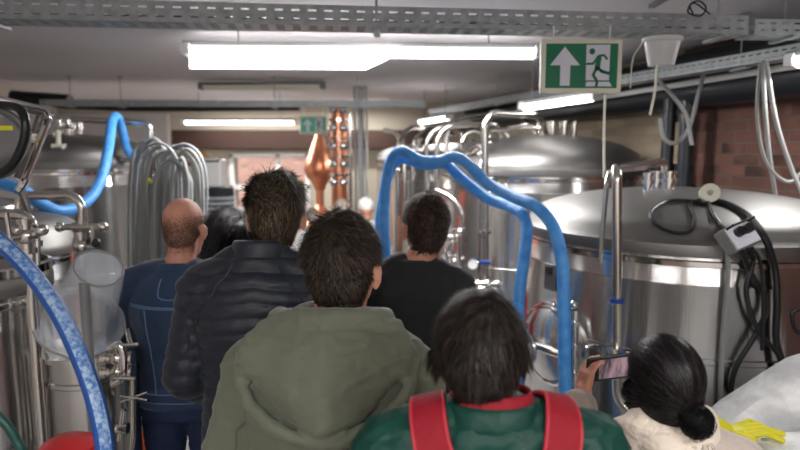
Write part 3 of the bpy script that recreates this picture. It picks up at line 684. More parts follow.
# the open round glass cover, upper left
g0 = P(-14, 142, 2.0)
t = thing('glass_hatch', 'open round clear hatch with heavy steel frame at the upper left', 'hatch', g0)
ax = V((.45, -1, .15)).normalized()
MB().lathe([(.001, -.01), (.105, -.01), (.11, 0), (.105, .02), (.07, .035), (.001, .04)], g0, ax, 40).build('clear_cover', 'acrylic', t)
MB().tube(ring_(g0, ax, .115, .012, 40), .014, 10, caps=False).build('ring', 'steel_dark', t)
m = MB().tube(bend([P(-30, 92, 2.05), P(47, 111, 2.1), P(50, 116, 2.1), P(24, 182, 2.05), P(18, 190, 2.05)], .03), .013, 10); m.build('outer_frame', 'chrome', t)
m = MB().tube(bend([P(42, 112, 2.13), P(18, 178, 2.1)], .03), .013, 10); m.tube([P(-25, 99, 2.08), P(42, 114, 2.12)], .007, 8); m.build('inner_frame', 'steel_dark', t)
MB().tube(cr([P(-8, 178, 1.95), P(12, 165, 1.93), P(24, 140, 1.92), P(25, 120, 1.92), P(18, 108, 1.95), P(2, 105, 2.0)]), [.014]*41, 10).build('seal', 'black', t)
MB().box(P(5, 128, 1.96), (.05, .004, .015)).build('label_strip', 'yellow', t)
m = MB().tube([P(30, 150, 2.1), P(31, 130, 2.1), P(40, 130, 2.12)], .010, 8); m.box(P(28, 138, 2.1), (.05, .03, .03)); m.build('hinge', 'chrome', t)
MB().tube(bend([P(20, 186, 2.05), V((P(20, 186, 2.05).x-.12, 2.3, 1.62)), V((-2.0, 2.85, 1.60))], .05), .013, 10).build('hinge_arm', 'pipe', t)
# blue hoses left
hose('blue hose draped behind the pipework and arched over at left', [P(-30, 176, 3.0), P(0, 183, 3.0), P(22, 190, 3.0), P(42, 204, 3.1), P(62, 211, 3.2), P(85, 203, 3.35), P(100, 182, 3.5), P(108, 150, 3.7), P(112, 122, 3.95), P(117, 117, 4.1), P(122, 130, 4.2), P(127, 148, 4.25), P(134, 160, 4.25)], .030)
pts = [P(-40, 212, 1.75), P(0, 242, 1.72), P(30, 272, 1.68), P(60, 315, 1.62), P(85, 370, 1.56), P(100, 420, 1.52), P(106, 470, 1.5), P(104, 560, 1.48), V((P(104, 560, 1.48).x, 1.5, .5)), V((P(104, 560, 1.48).x-.05, 1.56, .12)), V((P(104, 560, 1.48).x-.25, 1.62, .03)), V((P(104, 560, 1.48).x-.7, 1.7, .03))]
ht = thing('printed_hose', 'thick blue hose with pale printed band sweeping down at left front', 'hose', P(60, 315, 1.62))
MB().tube(cr(pts, 10), .024, 20).build('hose', 'navyhose', ht)
m = MB(); c = cr(pts, 10); T_, U_ = frames(c); R = []
for p, tt in zip(c, T_):
    v = (V((0, 0, CAMZ))-p); v = (v-tt*v.dot(tt)).normalized(); w = tt.cross(v)
    R.append([p+(v*math.cos(a)+w*math.sin(a))*.0248 for a in (-.75, -.45, -.15, .15, .45)])
vs = [q for r in R for q in r]; fs = [(i*5+j, i*5+j+1, i*5+j+6, i*5+j+5) for i in range(len(R)-1) for j in range(4)]
m.add(vs, fs).build('printed_band', 'print', ht)
cable('dark green hose at the bottom left corner', [P(-20, 405, 1.5), P(2, 420, 1.5), P(16, 440, 1.5), P(24, 470, 1.5), V((P(26, 520, 1.5).x, 1.5, .6)), V((P(26, 520, 1.5).x-.1, 1.5, .02))], .012, M['green_dark'], name='hose', cat='hose')
# vessel with tilted clear bucket
vc = P(90, 340, 2.25); vc.z = 0
vz = P(0, 345, 2.25).z
t8 = thing('small_vessel', 'small steel vessel with clamps under the upturned clear bucket', 'vessel', vc)
MB().lathe([(.12, .25), (.165, .32), (.165, vz-.12), (.17, vz-.115), (.17, vz-.1), (.165, vz-.095), (.165, vz-.02), (.18, vz-.018), (.18, vz), (.001, vz+.01)], vc, seg=56).build('shell', 'steel', t8)
for k in range(3):
    a = k*2*PI/3+.4; MB().cyl(vc+V((.13*math.cos(a), .13*math.sin(a), 0)), vc+V((.13*math.cos(a), .13*math.sin(a), .34)), .018).build('leg', 'pipe', t8)
valve(t8, P(118, 358, 2.1), (1, 0, 0), .018, (0, -.4, 1)); valve(t8, P(118, 372, 2.1), (1, 0, 0), .018, (0, -1, 0))
MB().tube(bend([P(110, 348, 2.1), P(120, 344, 2.08), P(124, 352, 2.08), P(124, 378, 2.08), P(114, 384, 2.1)], .03), .016, 12).build('pipe', 'chrome', t8)
MB().tube(bend([P(128, 330, 2.3), P(133, 350, 2.25), P(133, 440, 2.2), P(126, 470, 2.2)], .04), .014, 12).build('pipe', 'pipe', t8)
m = MB().cyl(P(121, 396, 2.15), P(148, 400, 2.05), .005, seg=8); m.cyl(P(121, 402, 2.15), P(148, 392, 2.05), .004, seg=8); m.build('tie_rod', 'chrome', t8)
m = MB().cyl(P(117, 428, 2.1), P(128, 428, 2.1), .02); m.cyl(P(124, 410, 2.1), P(120, 440, 2.1), .012); m.build('bracket', 'chrome', t8)
ba, bb = P(80, 322, 2.2), P(99, 268, 2.05)
ax = bb-ba; L = ax.length
t = thing('clear_bucket', 'clear plastic bucket tipped upside down on the small vessel', 'bucket', ba)
MB().lathe([(.155, 0), (.16, .008), (.135, .012), (.118, .03), (.088, L-.02), (.078, L), (.001, L+.001), (.001, L-.004), (.075, L-.005), (.085, L-.025), (.114, .028), (.13, .006), (.155, 0)], ba, ax, 48, closed=False).build('bucket', 'pail', t)
MB().tube(ring_(bb, ax, .079, .004, 40), .004, 8, caps=False).build('foot_rim', 'clear', t)
MB().tube(ring_(ba, ax, .157, .005, 44), .005, 8, caps=False).build('rim', 'clear', t)
# red tub, orange thing, dark elbow hose
rp = P(70, 461, 1.75)
t = thing('red_tub', 'round red plastic tub lid at the bottom left below the hoses', 'tub', V((rp.x, rp.y, 0)))
MB().lathe([(.05, .0), (.075, rp.z-.05), (.085, rp.z-.045)], V((rp.x, rp.y, 0)), seg=32).build('stand', 'grey', t)
MB().lathe([(.075, rp.z-.05), (.088, rp.z-.04), (.092, rp.z+.02), (.082, rp.z+.055), (.055, rp.z+.072), (.001, rp.z+.08)], V((rp.x, rp.y, 0)), seg=40).build('lid', 'red', t)
op = P(133, 436, 2.7)
t = thing('traffic_cone', 'orange cone top beside the left leg of the denim jacket man', 'cone', V((op.x, op.y, 0)))
MB().lathe([(.19, .03), (.17, .05), (.115, .1), (.055, op.z-.02), (.045, op.z), (.001, op.z+.005)], V((op.x, op.y, 0)), seg=32).build('cone', 'orange', t)
MB().box((op.x, op.y, .015), (.36, .36, .03)).build('foot', 'orange', t, bevel=.01)
cable('dark rubber hose bend behind the clear bucket', [P(122, 298, 2.6), P(112, 303, 2.6), P(110, 315, 2.6), P(120, 326, 2.6), P(130, 330, 2.6)], .018, 'black', name='hose', cat='hose')
mcab = P(140, 390, 3.3)
tag(MB().box((mcab.x, 3.45, mcab.z/2+.15), (.16, .2, mcab.z+.3)).build('cabinet', 'wallw', bevel=.01), 'slim pale cabinet behind the man in denim jacket', 'cabinet')

# hose bundle on a rack
rk = P(168, 150, 4.15)
t = thing('hose_rack', 'steel stand with arm carrying the bundle of clear hoses', 'rack', V((P(158, 150, 4.15).x, 4.15, 0)))
px = P(158, 160, 4.2)
MB().cyl((px.x, 4.2, 0), (px.x, 4.2, px.z), .022).build('post', 'pipe', t)
MB().cyl((px.x-.25, 4.2, px.z), (px.x+.42, 4.2, px.z), .018).build('arm', 'pipe', t)
MB().cyl((px.x, 4.2, 0), (px.x, 4.2, .02), .16).build('base', 'pipe', t)
loops = [(130, 160, 141), (134, 156, 147), (139, 168, 139), (143, 176, 147), (150, 163, 157), (146, 186, 151), (158, 196, 146), (161, 207, 144), (165, 199, 152), (171, 203, 149), (136, 181, 143), (154, 191, 160), (176, 188, 158)]
for i, (x0, x1, yt) in enumerate(loops):
    d = 4.14-.02*i; r = (.012, .009, .015)[i % 3]; lo = 300+30*(i % 4)
    xm = (x0+x1)/2
    pts = [P(x0+random.uniform(-3, 3), lo, d), P(x0-1, 250, d), P(x0, 190, d), P(x0+(xm-x0)*.25, yt+12, d), P(xm, yt, d-.02), P(x1-(x1-xm)*.25, yt+13, d-.05), P(x1, 190, d-.05), P(x1+random.uniform(-4, 4), 250, d-.04), P(x1-3, lo+15, d-.03)]
    tag(MB().tube(cr(pts, 8), r, 10).build('hose', ['clear', 'greyhose', 'clear'][i % 3]), 'clear hose looped over the rack above the bald man', 'hose', 'clear hoses on the rack')
tag(MB().cyl(P(148, 181, 4.05), P(151, 180, 4.05), .022).build('hose_clip', 'yellow'), 'small yellow clip on the bundle of clear hoses', 'clip')

# far left clutter
d = 6.3
a, b = P(203, 188, d), P(236, 262, d)
t = thing('mesh_drum', 'dark grey knobbly drum standing in front of the far window', 'drum', V(((a.x+b.x)/2, d, 0)))
r = (b.x-a.x)/2; c = V(((a.x+b.x)/2, d, 0))
MB().lathe([(r*.97, 0), (r, .02), (r, a.z-.02), (r*.95, a.z), (.001, a.z)], c, seg=40).build('drum', 'trouser', t)
m = MB()
for i in range(24):
    for k in range(26):
        ang = PI+PI*(i+.5*(k % 2))/24; z = .1+(a.z-.15)*k/26
        m.ell(c+V((r*math.cos(ang), r*math.sin(ang), z)), (.012, .012, .022), seg=6, rg=4)
o = m.build('knobs', 'galv', t, auto=0); o['kind'] = 'stuff'
a, b = P(196, 161, 6.4), P(226, 188, 6.4)
zd = P(0, 188, 6.3).z
tag(MB().box(((a.x+b.x)/2, 6.35, zd+.012+(a.z-b.z)/2), (b.x-a.x, .24, a.z-b.z)).build('carton', 'white', bevel=.02), 'white box stacked on the dark knobbly drum', 'box')
a, b = P(176, 170, 6.8), P(200, 190, 6.8)
tag(MB().box(((a.x+b.x)/2, 6.8, a.z/2+.02), (b.x-a.x+.1, .3, a.z+.04)).build('cabinet', 'white', bevel=.015), 'white cabinet behind the hose bundle near far wall', 'cabinet')
a = P(190, 158, 6.8); zz = P(0, 170, 6.8).z+.06
m = MB()
for k in range(7): m.ell((a.x+random.uniform(-.14, .16), 6.8+random.uniform(-.08, .08), zz+random.uniform(.02, .12)), random.uniform(.07, .11), seg=12, rg=8)
tag(m.build('paper_sack', 'tan'), 'crumpled tan sack on top of the white cabinet', 'sack')
gp = P(197, 208, 6.5)
tag(MB().tube([(gp.x, 6.5, 0), (gp.x, 6.5, gp.z+.25)], .05, 14).build('gas_bottle', 'green'), 'green cylinder beside the dark knobbly drum', 'bottle')

# copper still and column
d = 7.9; k = d/600; c = P(320, 200, d)
zt = P(0, 138, d).z
def zz_(py): return P(0, py, d).z
t = thing('copper_still', 'onion shaped copper still in the distance left of column', 'still', V((c.x, d, 0)))
MB().lathe([(.30, 0), (.36, .1), (.38, zz_(240)), (.30, zz_(222)), (.12, zz_(212)), (4*k, zz_(205)), (4*k, zz_(190))], V((c.x, d, 0)), seg=48).build('pot', 'copper', t)
MB().lathe([(5*k, zz_(190)), (7*k, zz_(184)), (13*k, zz_(177)), (15.5*k, zz_(170)), (13.5*k, zz_(161)), (8*k, zz_(147)), (4*k, zz_(137)), (3*k, zz_(133))], V((c.x, d, 0)), seg=40).build('onion_head', 'copper', t)
t = thing('copper_column', 'tall copper column with bright round portholes beside the still', 'still', V((P(339, 150, 7.2).x, 7.2, 0)))
x = P(339, 150, 7.2).x
MB().cyl((x, 7.2, 0), (x, 7.2, P(0, 106, 7.2).z), .095, seg=32).build('column', 'copper', t)
for py in (110, 128, 146, 164, 182):
    z = P(0, py, 7.2).z
    MB().lathe([(.1, -.02), (.125, -.015), (.125, .015), (.1, .02)], (x, 7.2, z+.09), seg=32).build('flange', 'chrome', t)
    for s in (-1, 1):
        MB().ell((x+s*.055, 7.12, z), (.055, .035, .055)).build('porthole', 'chrome', t)
x2 = P(350, 150, 7.1).x
MB().cyl((x2, 7.12, 0), (x2, 7.12, P(0, 112, 7.1).z), .022).build('side_pipe', 'chrome', t)

# white sack and yellow glove, right bottom
def sackmesh(c, s, rot, seed):
    m = MB(); n = 14; R = []
    for i in range(n+1):
        z = i/n*2-1; rr = (1-abs(z)**4)**.4; ring = []
        for k in range(28):
            a = 2*PI*k/28; ca, sa = math.cos(a), math.sin(a)
            x = math.copysign(abs(ca)**.6, ca)*max(rr, .05); y = math.copysign(abs(sa)**.6, sa)*max(rr, .05)
            p = V((x*s[0], y*s[1], z*s[2])); f = 1+.10*noise.noise(V((x*1.8+seed, y*1.8, z*2.5)))+.04*noise.noise(V((x*6+seed, y*6, z*8)))
            ring.append(V(c)+rot@(p*f))
        R.append(ring)
    return m.rings(R)

tag(sackmesh((1.34, 2.14, .60), (.34, .12, .66), Matrix.Rotation(math.radians(10), 3, 'X')@Matrix.Rotation(math.radians(0), 3, 'Y')@Matrix.Rotation(math.radians(38), 3, 'Y')@Matrix.Identity(3), 1).build('sack', 'sack'),
    'tall full white sack leaning against the nearest tank at bottom right', 'sack')
tp = P(755, 432, 1.85)
tag(MB().box((tp.x+.06, 1.74, .41), (.5, .28, .82)).build('crate', 'grey', bevel=.01), 'grey crate under the lower white sack at bottom right', 'crate')
tag(sackmesh((tp.x+.06, 1.76, .90), (.28, .17, .09), Matrix.Rotation(math.radians(-4), 3, 'Y'), 5).build('sack', 'sack'),
    'lower white sack lying flat with a yellow glove on it', 'sack')
# yellow rubber glove: palm, cuff and five limp fingers in one mesh
g = P(733, 422, 1.82); g.z = 1.01; m = MB()
def gl(p, q, a, b): m.cap(g+V(p), g+V(q), a, b)
m.ell(g+V((.0, 0, 0)), (.05, .035, .018)); gl((-.03, 0, .005), (-.09, .0, .03), .028, .034)
for i, (dx, dy, dz) in enumerate(((.10, -.04, .0), (.12, -.015, .006), (.115, .01, -.006), (.09, .035, .0))):
    gl((.03, dy*.8, 0), (.03+dx*.5, dy, .014), .012, .011); gl((.03+dx*.5, dy, .014), (.03+dx, dy*1.2, dz-.008), .011, .009)
gl((-.01, -.03, 0), (.03, -.065, .0), .014, .010)
GLOVE = m

# ------------------------------------------------------------------ people
def remesh(mb, voxel, smooth=4, fac=.5):
    me = bpy.data.meshes.new('tmp'); me.from_pydata([tuple(p) for p in mb.v], [], mb.f); me.update()
    bm = bmesh.new(); bm.from_mesh(me); bmesh.ops.recalc_face_normals(bm, faces=bm.faces); bm.to_mesh(me); bm.free()
    o = bpy.data.objects.new('tmp', me); C.objects.link(o)
    md = o.modifiers.new('r', 'REMESH'); md.mode = 'VOXEL'; md.voxel_size = voxel
    if smooth: sm = o.modifiers.new('s', 'SMOOTH'); sm.factor = fac; sm.iterations = smooth
    bpy.context.view_layer.update()
    ev = o.evaluated_get(bpy.context.evaluated_depsgraph_get())
    out = bpy.data.meshes.new_from_object(ev)
    bpy.data.objects.remove(o); bpy.data.meshes.remove(me)
    return out
def link_mesh(name, me, material, parent, scale=1, smooth=True):
    if scale != 1: me.transform(Matrix.Scale(scale, 4))
    me.materials.clear(); me.materials.append(M[material]); me.name = name
    me.polygons.foreach_set('use_smooth', [smooth]*len(me.polygons)); me.update()
    o = bpy.data.objects.new(name, me); C.objects.link(o)
    if parent is not None: o.parent = parent; TM[o.name] = WM(parent)
    return o
def displace(me, fn):
    me.update(); ns = [v.normal.copy() for v in me.vertices]
    for v, n in zip(me.vertices, ns): v.co = v.co+n*fn(v.co, n)
    me.update()
def bvh_of(me):
    return BVHTree.FromPolygons([v.co.copy() for v in me.vertices], [tuple(p.vertices) for p in me.polygons])
def fold(p, a=.006, f=(5, 5, 9), seed=0):
    q = V((p.x*f[0]+seed, p.y*f[1], p.z*f[2])); n = noise.noise(q); r = 1-abs(noise.noise(q*1.3+V((9, 3, 1))))*2
    return a*(n*1.1+max(0, r)**3*.7-.2)
def hand(mb, wrist, d, palm_n, size=1., curl=.6, thumb_side=None, spread=.25):
    """palm, four unequal bent fingers and a thumb; d = finger direction, palm_n = direction the palm faces"""
    w = V(wrist); d = V(d).normalized(); n = V(palm_n); n = (n-d*n.dot(d)).normalized(); s = d.cross(n)*(thumb_side or 1)  # s points to the thumb
    k = size
    mb.cap(w, w+d*.03*k, .027*k, .028*k)
    for off in (-.026, -.009, .009, .026): mb.cap(w+d*.02*k+s*off*.6*k, w+d*.085*k+s*off*k, .0145*k, .0125*k)
    for i, (off, L) in enumerate(((.028, .072), (.0095, .08), (-.0095, .075), (-.028, .06))):
        p = w+d*.088*k+s*off*k; a = curl*.45; cur = (d+s*spread*(off/.05)).normalized()
        for j, fr in enumerate((.44, .31, .25)):
            cur = (cur*math.cos(a)+n*math.sin(a)).normalized(); q = p+cur*L*fr*k
            r = (.0088, .0081, .0074)[j]*k; mb.cap(p, q, r, r*.93, 12); p = q; a = curl*(.75 if j == 0 else .55)
    b = w+d*.03*k+s*.024*k; m1 = b+(d*.55+s*.75+n*.35).normalized()*.042*k; m2 = m1+(d*.85+s*.25+n*.4).normalized()*.032*k
    m3 = m2+(d*.95+s*.0+n*.3).normalized()*.026*k
    mb.cap(b, m1, .0145*k, .0105*k, 12); mb.cap(m1, m2, .0105*k, .0095*k, 12); mb.cap(m2, m3, .0095*k, .008*k, 12)
def head_parts(mb, Hm, woman=False):
    def e(c, r, rot=None):
        k = MB().ell(c, r, rot); mb.add([Hm@p for p in k.v], k.f)
    def cp(a, b, r1, r2):
        k = MB().cap(a, b, r1, r2); mb.add([Hm@p for p in k.v], k.f)
    e((0, -.012, .032), (.074, .094, .089)); e((0, -.032, -.008), (.064, .066, .066)); e((0, .035, -.03), (.058, .06, .078))
    e((0, .045, -.088), (.040, .042, .032)); e((0, .078, .012), (.045, .02, .012)); e((0, .092, -.066), (.022, .012, .008)); e((0, .090, -.077), (.020, .012, .008))
    cp((0, .088, .0), (0, .108, -.035), .009, .013); e((.012, .098, -.038), (.008, .009, .007)); e((-.012, .098, -.038), (.008, .009, .007))
    for s in (-1, 1):
        e((s*.045, .066, -.028), (.018, .02, .018))
        R = Matrix.Rotation(s*math.radians(-22), 3, 'Z')@Matrix.Rotation(math.radians(-8), 3, 'X')
        k = MB().ell((0, 0, 0), (.006, .019, .031), seg=16, rg=10); mb.add([Hm@(R@p+V((s*.079, -.006, -.012))) for p in k.v], k.f)
        cp((s*.066, .004, -.015), (s*.078, .0, -.016), .012, .008)
    nb = Hm.to_3x3()
def person(px, ptop, d, bpx=None, yaw=0, hyaw=0, hpitch=0, hroll=0, girth=1., name_label='', arms=None, voxel=.007, stance=.10, drop=.045, hscale=1.08, top_hair=.012):
    top = P(px, ptop, d); H = top.z-top_hair; s = H/(1.792-drop+(hscale-1)*.2)
    base = P(bpx if bpx is not None else px, ptop, d)
    t = thing('person', name_label, 'person', (base.x, d, 0), rz=math.radians(yaw))
    hx = (WM(t).inverted()@V((top.x, d, 0)))/s
    hd = V((hx.x, hx.y+.015, 1.667-drop))
    Hm = Matrix.Translation(hd-V((0, 0, .08)))@Matrix.Rotation(math.radians(hyaw), 4, 'Z')@Matrix.Rotation(math.radians(hpitch), 4, 'X')@Matrix.Rotation(math.radians(hroll), 4, 'Y')@Matrix.Scale(hscale, 4)@Matrix.Translation(V((0, 0, .08)))
    A = arms or {-1: ((-.182, -.01, 1.375), (-.24, -.03, 1.11), (-.22, .14, .95)), 1: ((.182, -.01, 1.375), (.24, -.03, 1.11), (.22, .14, .95))}
    A = {k: [V(p) for p in v] for k, v in A.items()}
    return dict(t=t, s=s, H=H, Hm=Hm, A=A, g=girth, hd=hd, vox=voxel, st=stance)
def torso_rings(mb, g, inf, z0=.84, z1=1.47, hem=0):
    prof = [(.84, .165, .118, 0), (.90, .168, .12, 0), (.98, .16, .112, 0), (1.08, .152, .106, 0), (1.18, .163, .112, -.003), (1.28, .178, .118, -.008), (1.36, .176, .108, -.012), (1.42, .135, .086, -.014), (1.455, .08, .066, -.014), (1.49, .058, .058, -.012)]
    R = []
    for z, rx, ry, yc in prof:
        if z < z0-1e-6 or z > z1+.03: continue
        rx = rx*g+inf+(hem if z < .93 else 0); ry = ry*(.5+.5*g)+inf+(hem if z < .93 else 0); ring = []
        for k in range(36):
            a = 2*PI*k/36; ca, sa = math.cos(a), math.sin(a)
            ring.append(V((math.copysign(abs(ca)**.85, ca)*rx, math.copysign(abs(sa)**.85, sa)*ry+yc, z)))
        R.append(ring)
    R[0] = [p.copy() for p in R[0]]
    mb.rings(R)
def arms_(mb, A, inf, upto=1., g=1.):
    for sd in (-1, 1):
        a, b, c = A[sd]
        mb.cap(V((sd*.05, -.012, 1.452)), a, .05+inf*.8, .056+inf)
        mb.ell(a+V((-sd*.02, -.005, -.02)), (.062+inf, .066+inf, .075+inf))
        if upto <= .5: mb.cap(a, a.lerp(b, upto*2), .054+inf, .049+inf)
        else:
            mb.cap(a, b, .053+inf, .043+inf); mb.cap(b, b.lerp(c, (upto-.5)*2), .044+inf, .033+inf*.9)
def body(pr, skin, hands=True, curl=.5):
    m = MB(); head_parts(m, pr['Hm']); A = pr['A']; g = pr['g']
    nk = pr['Hm']@V((0, -.02, -.06)); m.cap(V((0, -.012, 1.44)), nk, .062*(.6+.4*g), .057); m.cap(nk, pr['Hm']@V((0, 0, -.02)), .056, .056)
    torso_rings(m, g*.94, -.006); arms_(m, A, -.008, 1, g)
    for sd in (-1, 1):
        st = pr['st']
        m.cap((sd*.085, 0, .88), (sd*st, .01, .48), .083, .056); m.cap((sd*st, .01, .48), (sd*st, -.02, .09), .055, .038)
        m.cap((sd*st, -.03, .05), (sd*(st+.015), .12, .035), .036, .028)
        if hands:
            a, b, c = A[sd]
            hd = pr.get('hands', {}).get(sd)
            if hd: hand(m, c, *hd)
            else:
                d = (c-b).normalized(); hand(m, c, d+V((0, .1, -.35)), V((-sd, 0, 0)), .98, curl, thumb_side=sd)
    me = remesh(m, pr['vox']*.8, 3); pr['head_bvh'] = bvh_of(me)
    o = link_mesh('body', me, skin, pr['t'], pr['s'])
    m = MB()
    for sd in (-1, 1): m.ell(pr['Hm']@V((sd*.029, .079, -.004)), .0115)
    m.v = [WM(pr['t'])@(p*pr['s']) for p in m.v]; m.build('eyes', 'eyewhite', o)
    return o
def wear(pr, name, material, mb, vox=.008, sm=5, disp=None, parent=None):
    me = remesh(mb, vox, sm)
    if disp: displace(me, disp)
    pr['bvh_'+name] = bvh_of(me)
    return link_mesh(name, me, material, parent or pr['t'], pr['s'])
def trousers(pr, material='trouser', seed=0):
    m = MB(); torso_rings(m, pr['g'], .008, z1=.99-.02); st = pr['st']
    for sd in (-1, 1):
        m.cap((sd*.088, 0, .87), (sd*st, .01, .48), .098, .073); m.cap((sd*st, .01, .48), (sd*st, -.015, .10), .073, .06)
    o = wear(pr, 'trousers', material, m, .009, 4, lambda p, n: fold(p, .006, (6, 6, 11), seed))
    for sd in (-1, 1):
        q = MB(); q.cap((sd*st, -.05, .05), (sd*(st+.015), .10, .042), .048, .042); q.cap((sd*(st+.015), .10, .042), (sd*(st+.02), .17, .036), .042, .032); q.box((sd*(st+.01), .05, .012), (.085, .27, .024))
        me = remesh(q, .007, 2)
        for v in me.vertices: v.co.z = max(v.co.z, .001)
        link_mesh('shoe', me, 'shoe', pr['t'], pr['s'])
    return o
def collar(pr, name, material, r0=(.085, .080), z=1.445, h=.06, lean=.01, th=.012, parent=None, tilt=.25, top=(1., 1.)):
    """standing collar, open at the front"""
    R0 = []; m = MB(); c = V((0, -.012, z)); n = 40; vs = []
    for j, (dz, k) in enumerate(((0, 1.06), (.5, 1.), (1, .97))):
        for i in range(n+1):
            a = PI/2+.28+(2*PI-.56)*i/n
            vs.append(c+V((r0[0]*k*math.cos(a)*top[0], r0[1]*k*math.sin(a)-lean*dz, h*dz-math.sin(a)*tilt*r0[1]*-1*-.6)))
    fs = [(j*(n+1)+i, j*(n+1)+i+1, (j+1)*(n+1)+i+1, (j+1)*(n+1)+i) for j in range(2) for i in range(n)]
    m.add([WM(pr['t'])@(p*pr['s']) for p in vs], fs)
    return m.build(name, material, parent or pr['t'], solid=th, sub=1)
def snap_line(pr, key, pts, r, name, material, parent, off=.001, ray=None, n=6):
    bv = pr['bvh_'+key]; out = []
    for p in cr(pts, n):
        if ray: h = bv.ray_cast(V((p.x, -1.5, p.z)), V((0, 1, 0)))
        else: h = bv.find_nearest(p)
        if h[0] is not None: out.append(WM(pr['t'])@((h[0]+h[1]*off)*pr['s']))
    if len(out) < 2: return None
    return MB().tube(out, r, 6).build(name, material, parent)
def band(pr, key, pts, w, th, name, material, parent, off=.004):
    bv = pr['bvh_'+key]; c = []; ns = []
    for p in cr(pts, 8):
        h = bv.find_nearest(p); nrm = h[1]
        if nrm.dot(p-h[0]) < 0: nrm = nrm
        c.append(h[0]+nrm*off); ns.append(nrm)
    for _ in range(3):
        c = [c[0]]+[(c[i-1]+c[i]*2+c[i+1])/4 for i in range(1, len(c)-1)]+[c[-1]]
        ns = [ns[0]]+[(ns[i-1]+ns[i]*2+ns[i+1]).normalized() for i in range(1, len(ns)-1)]+[ns[-1]]
    T, _ = frames(c); R = []
    for p, t_, n_ in zip(c, T, ns):
        s = t_.cross(n_).normalized(); ring = []
        for k in range(16):
            a = 2*PI*k/16; ca, sa = math.cos(a), math.sin(a)
            ring.append(WM(pr['t'])@((p+s*math.copysign(abs(ca)**.35, ca)*w/2+n_*(th/2+math.copysign(abs(sa)**.6, sa)*th/2))*pr['s']))
        R.append(ring)
    return MB().rings(R).build(name, material, parent), c, ns, T
def hair(pr, material, n=4000, length=.03, mask=None, thick=None, flow=None, width=.0011, lift=.35, rand=.35, segs=4, cap=True, seed=1, grav=.1, follow=0., stick=False):
    """hair: an offset cap that follows the skull plus individual strands, all one mesh. Works in head space."""
    rnd = random.Random(seed); Hm = pr['Hm']; Hi = Hm.inverted(); bv = pr['head_bvh']; s = pr['s']; W = WM(pr['t'])
    N3 = Hm.to_3x3()
    def surf(dr):
        o = Hm@(V((0, -.012, .0))+dr*.4); h = bv.ray_cast(o, -(N3@dr).normalized())
        if h[0] is None: return None
        return Hi@h[0], (N3.inverted()@h[1]).normalized()
    mask = mask or (lambda p: (p.z > .055+(p.y-.02)*.35 if p.y > .02 else p.z > (-.076 if p.y < -.03 else -.076+(p.y+.03)*1.4)) and not (abs(p.x) > .068 and -.035 < p.y < .03 and p.z < .022))
    thick = thick or (lambda p: .006)
    m = MB()
    if cap:
        na, ne = 96, 56; grid = {}
        for i in range(na):
            for j in range(ne+1):
                a = 2*PI*i/na; e = math.radians(-60+150*j/ne); dr = V((math.cos(e)*math.sin(a), math.cos(e)*math.cos(a), math.sin(e)))
                r = surf(dr)
                if r and mask(r[0]): grid[(i, j)] = r[0]+dr*(thick(r[0])*(.8+.45*noise.noise(r[0]*42)))
        idx = {}
        for k_, p in grid.items(): idx[k_] = len(m.v); m.v.append(W@((Hm@p)*s))
    ncap = len(m.v); tint = [0.]*ncap
    if cap:
        for (i, j) in grid:
            q = [(i, j), ((i+1) % na, j), ((i+1) % na, j+1), (i, j+1)]
            if all(k_ in grid for k_ in q): m.f.append(tuple(idx[k_] for k_ in q))
    cnt = 0; tries = 0
    while cnt < n and tries < n*6:
        tries += 1
        z = rnd.uniform(-.9, 1); a = rnd.uniform(0, 2*PI); rr = math.sqrt(1-z*z); dr = V((rr*math.cos(a), rr*math.sin(a), z))
        r = surf(dr)
        if not r or not mask(r[0]): continue
        p, nr = r; root = p.copy(); L = (length(p) if callable(length) else length)*rnd.uniform(.7, 1.25)
        p = p+dr*thick(root)*.55
        fl = flow(root) if flow else V((0, -.3, -1))
        rv = V((rnd.gauss(0, 1), rnd.gauss(0, 1), rnd.gauss(0, 1))); jit = rnd.uniform(-.02, .5)
        fl = (fl-nr*fl.dot(nr)); fl = fl.normalized() if fl.length > 1e-4 else V((0, -1, 0))
        dv = (fl+nr*lift+rv*rand).normalized(); st = L/segs; pts = [p]
        for k in range(segs):
            if follow:
                q = p+dv*st; c = V((0, -.012, 0)); dd = (q-c).normalized(); sr = None
                sr = surf(dd)
                if sr:
                    tgt = sr[0]+dd*thick(sr[0])*(.95+jit)
                    if (q-c).length < (tgt-c).length or stick: q = q.lerp(tgt, follow)
                p = q; dv = ((p-pts[-1]).normalized()+V((0, 0, -grav))).normalized()
                if stick:
                    f2 = flow(p)
                    if f2.length < .02: pts.append(p); break
                    dv = (f2.normalized()+rv*rand*.3).normalized()
            else:
                p = p+dv*st; dv = (dv+V((0, 0, -grav))+fl*.12).normalized()
            pts.append(p)
        sd = (pts[1]-pts[0]).cross(nr).normalized()
        if sd.length < .5: continue
        k0 = len(m.v)
        ns_ = len(pts)-1; tn = rnd.random()**2.2*(.6+.8*max(0, min(1, .5+noise.noise(root*28)))); tint += [tn]*(2*len(pts))
        for k, q in enumerate(pts):
            w = width*(1-.75*k/segs)
            m.v.append(W@((Hm@(q+sd*w))*s)); m.v.append(W@((Hm@(q-sd*w))*s))
        for k in range(ns_): m.f.append((k0+2*k, k0+2*k+1, k0+2*k+3, k0+2*k+2))
        cnt += 1
    me = bpy.data.meshes.new('hair'); wi = W.inverted()
    me.from_pydata([tuple(wi@p) for p in m.v], [], m.f); me.update(); me.materials.append(M[material])
    at = me.attributes.new('tint', 'FLOAT', 'POINT'); at.data.foreach_set('value', tint)
    me.polygons.foreach_set('use_smooth', [True]*len(me.polygons))
    o = bpy.data.objects.new('hair', me); C.objects.link(o); o.parent = pr['t']; TM[o.name] = W
    return o
def down(p): return V((p.x*.3, -.35, -1))
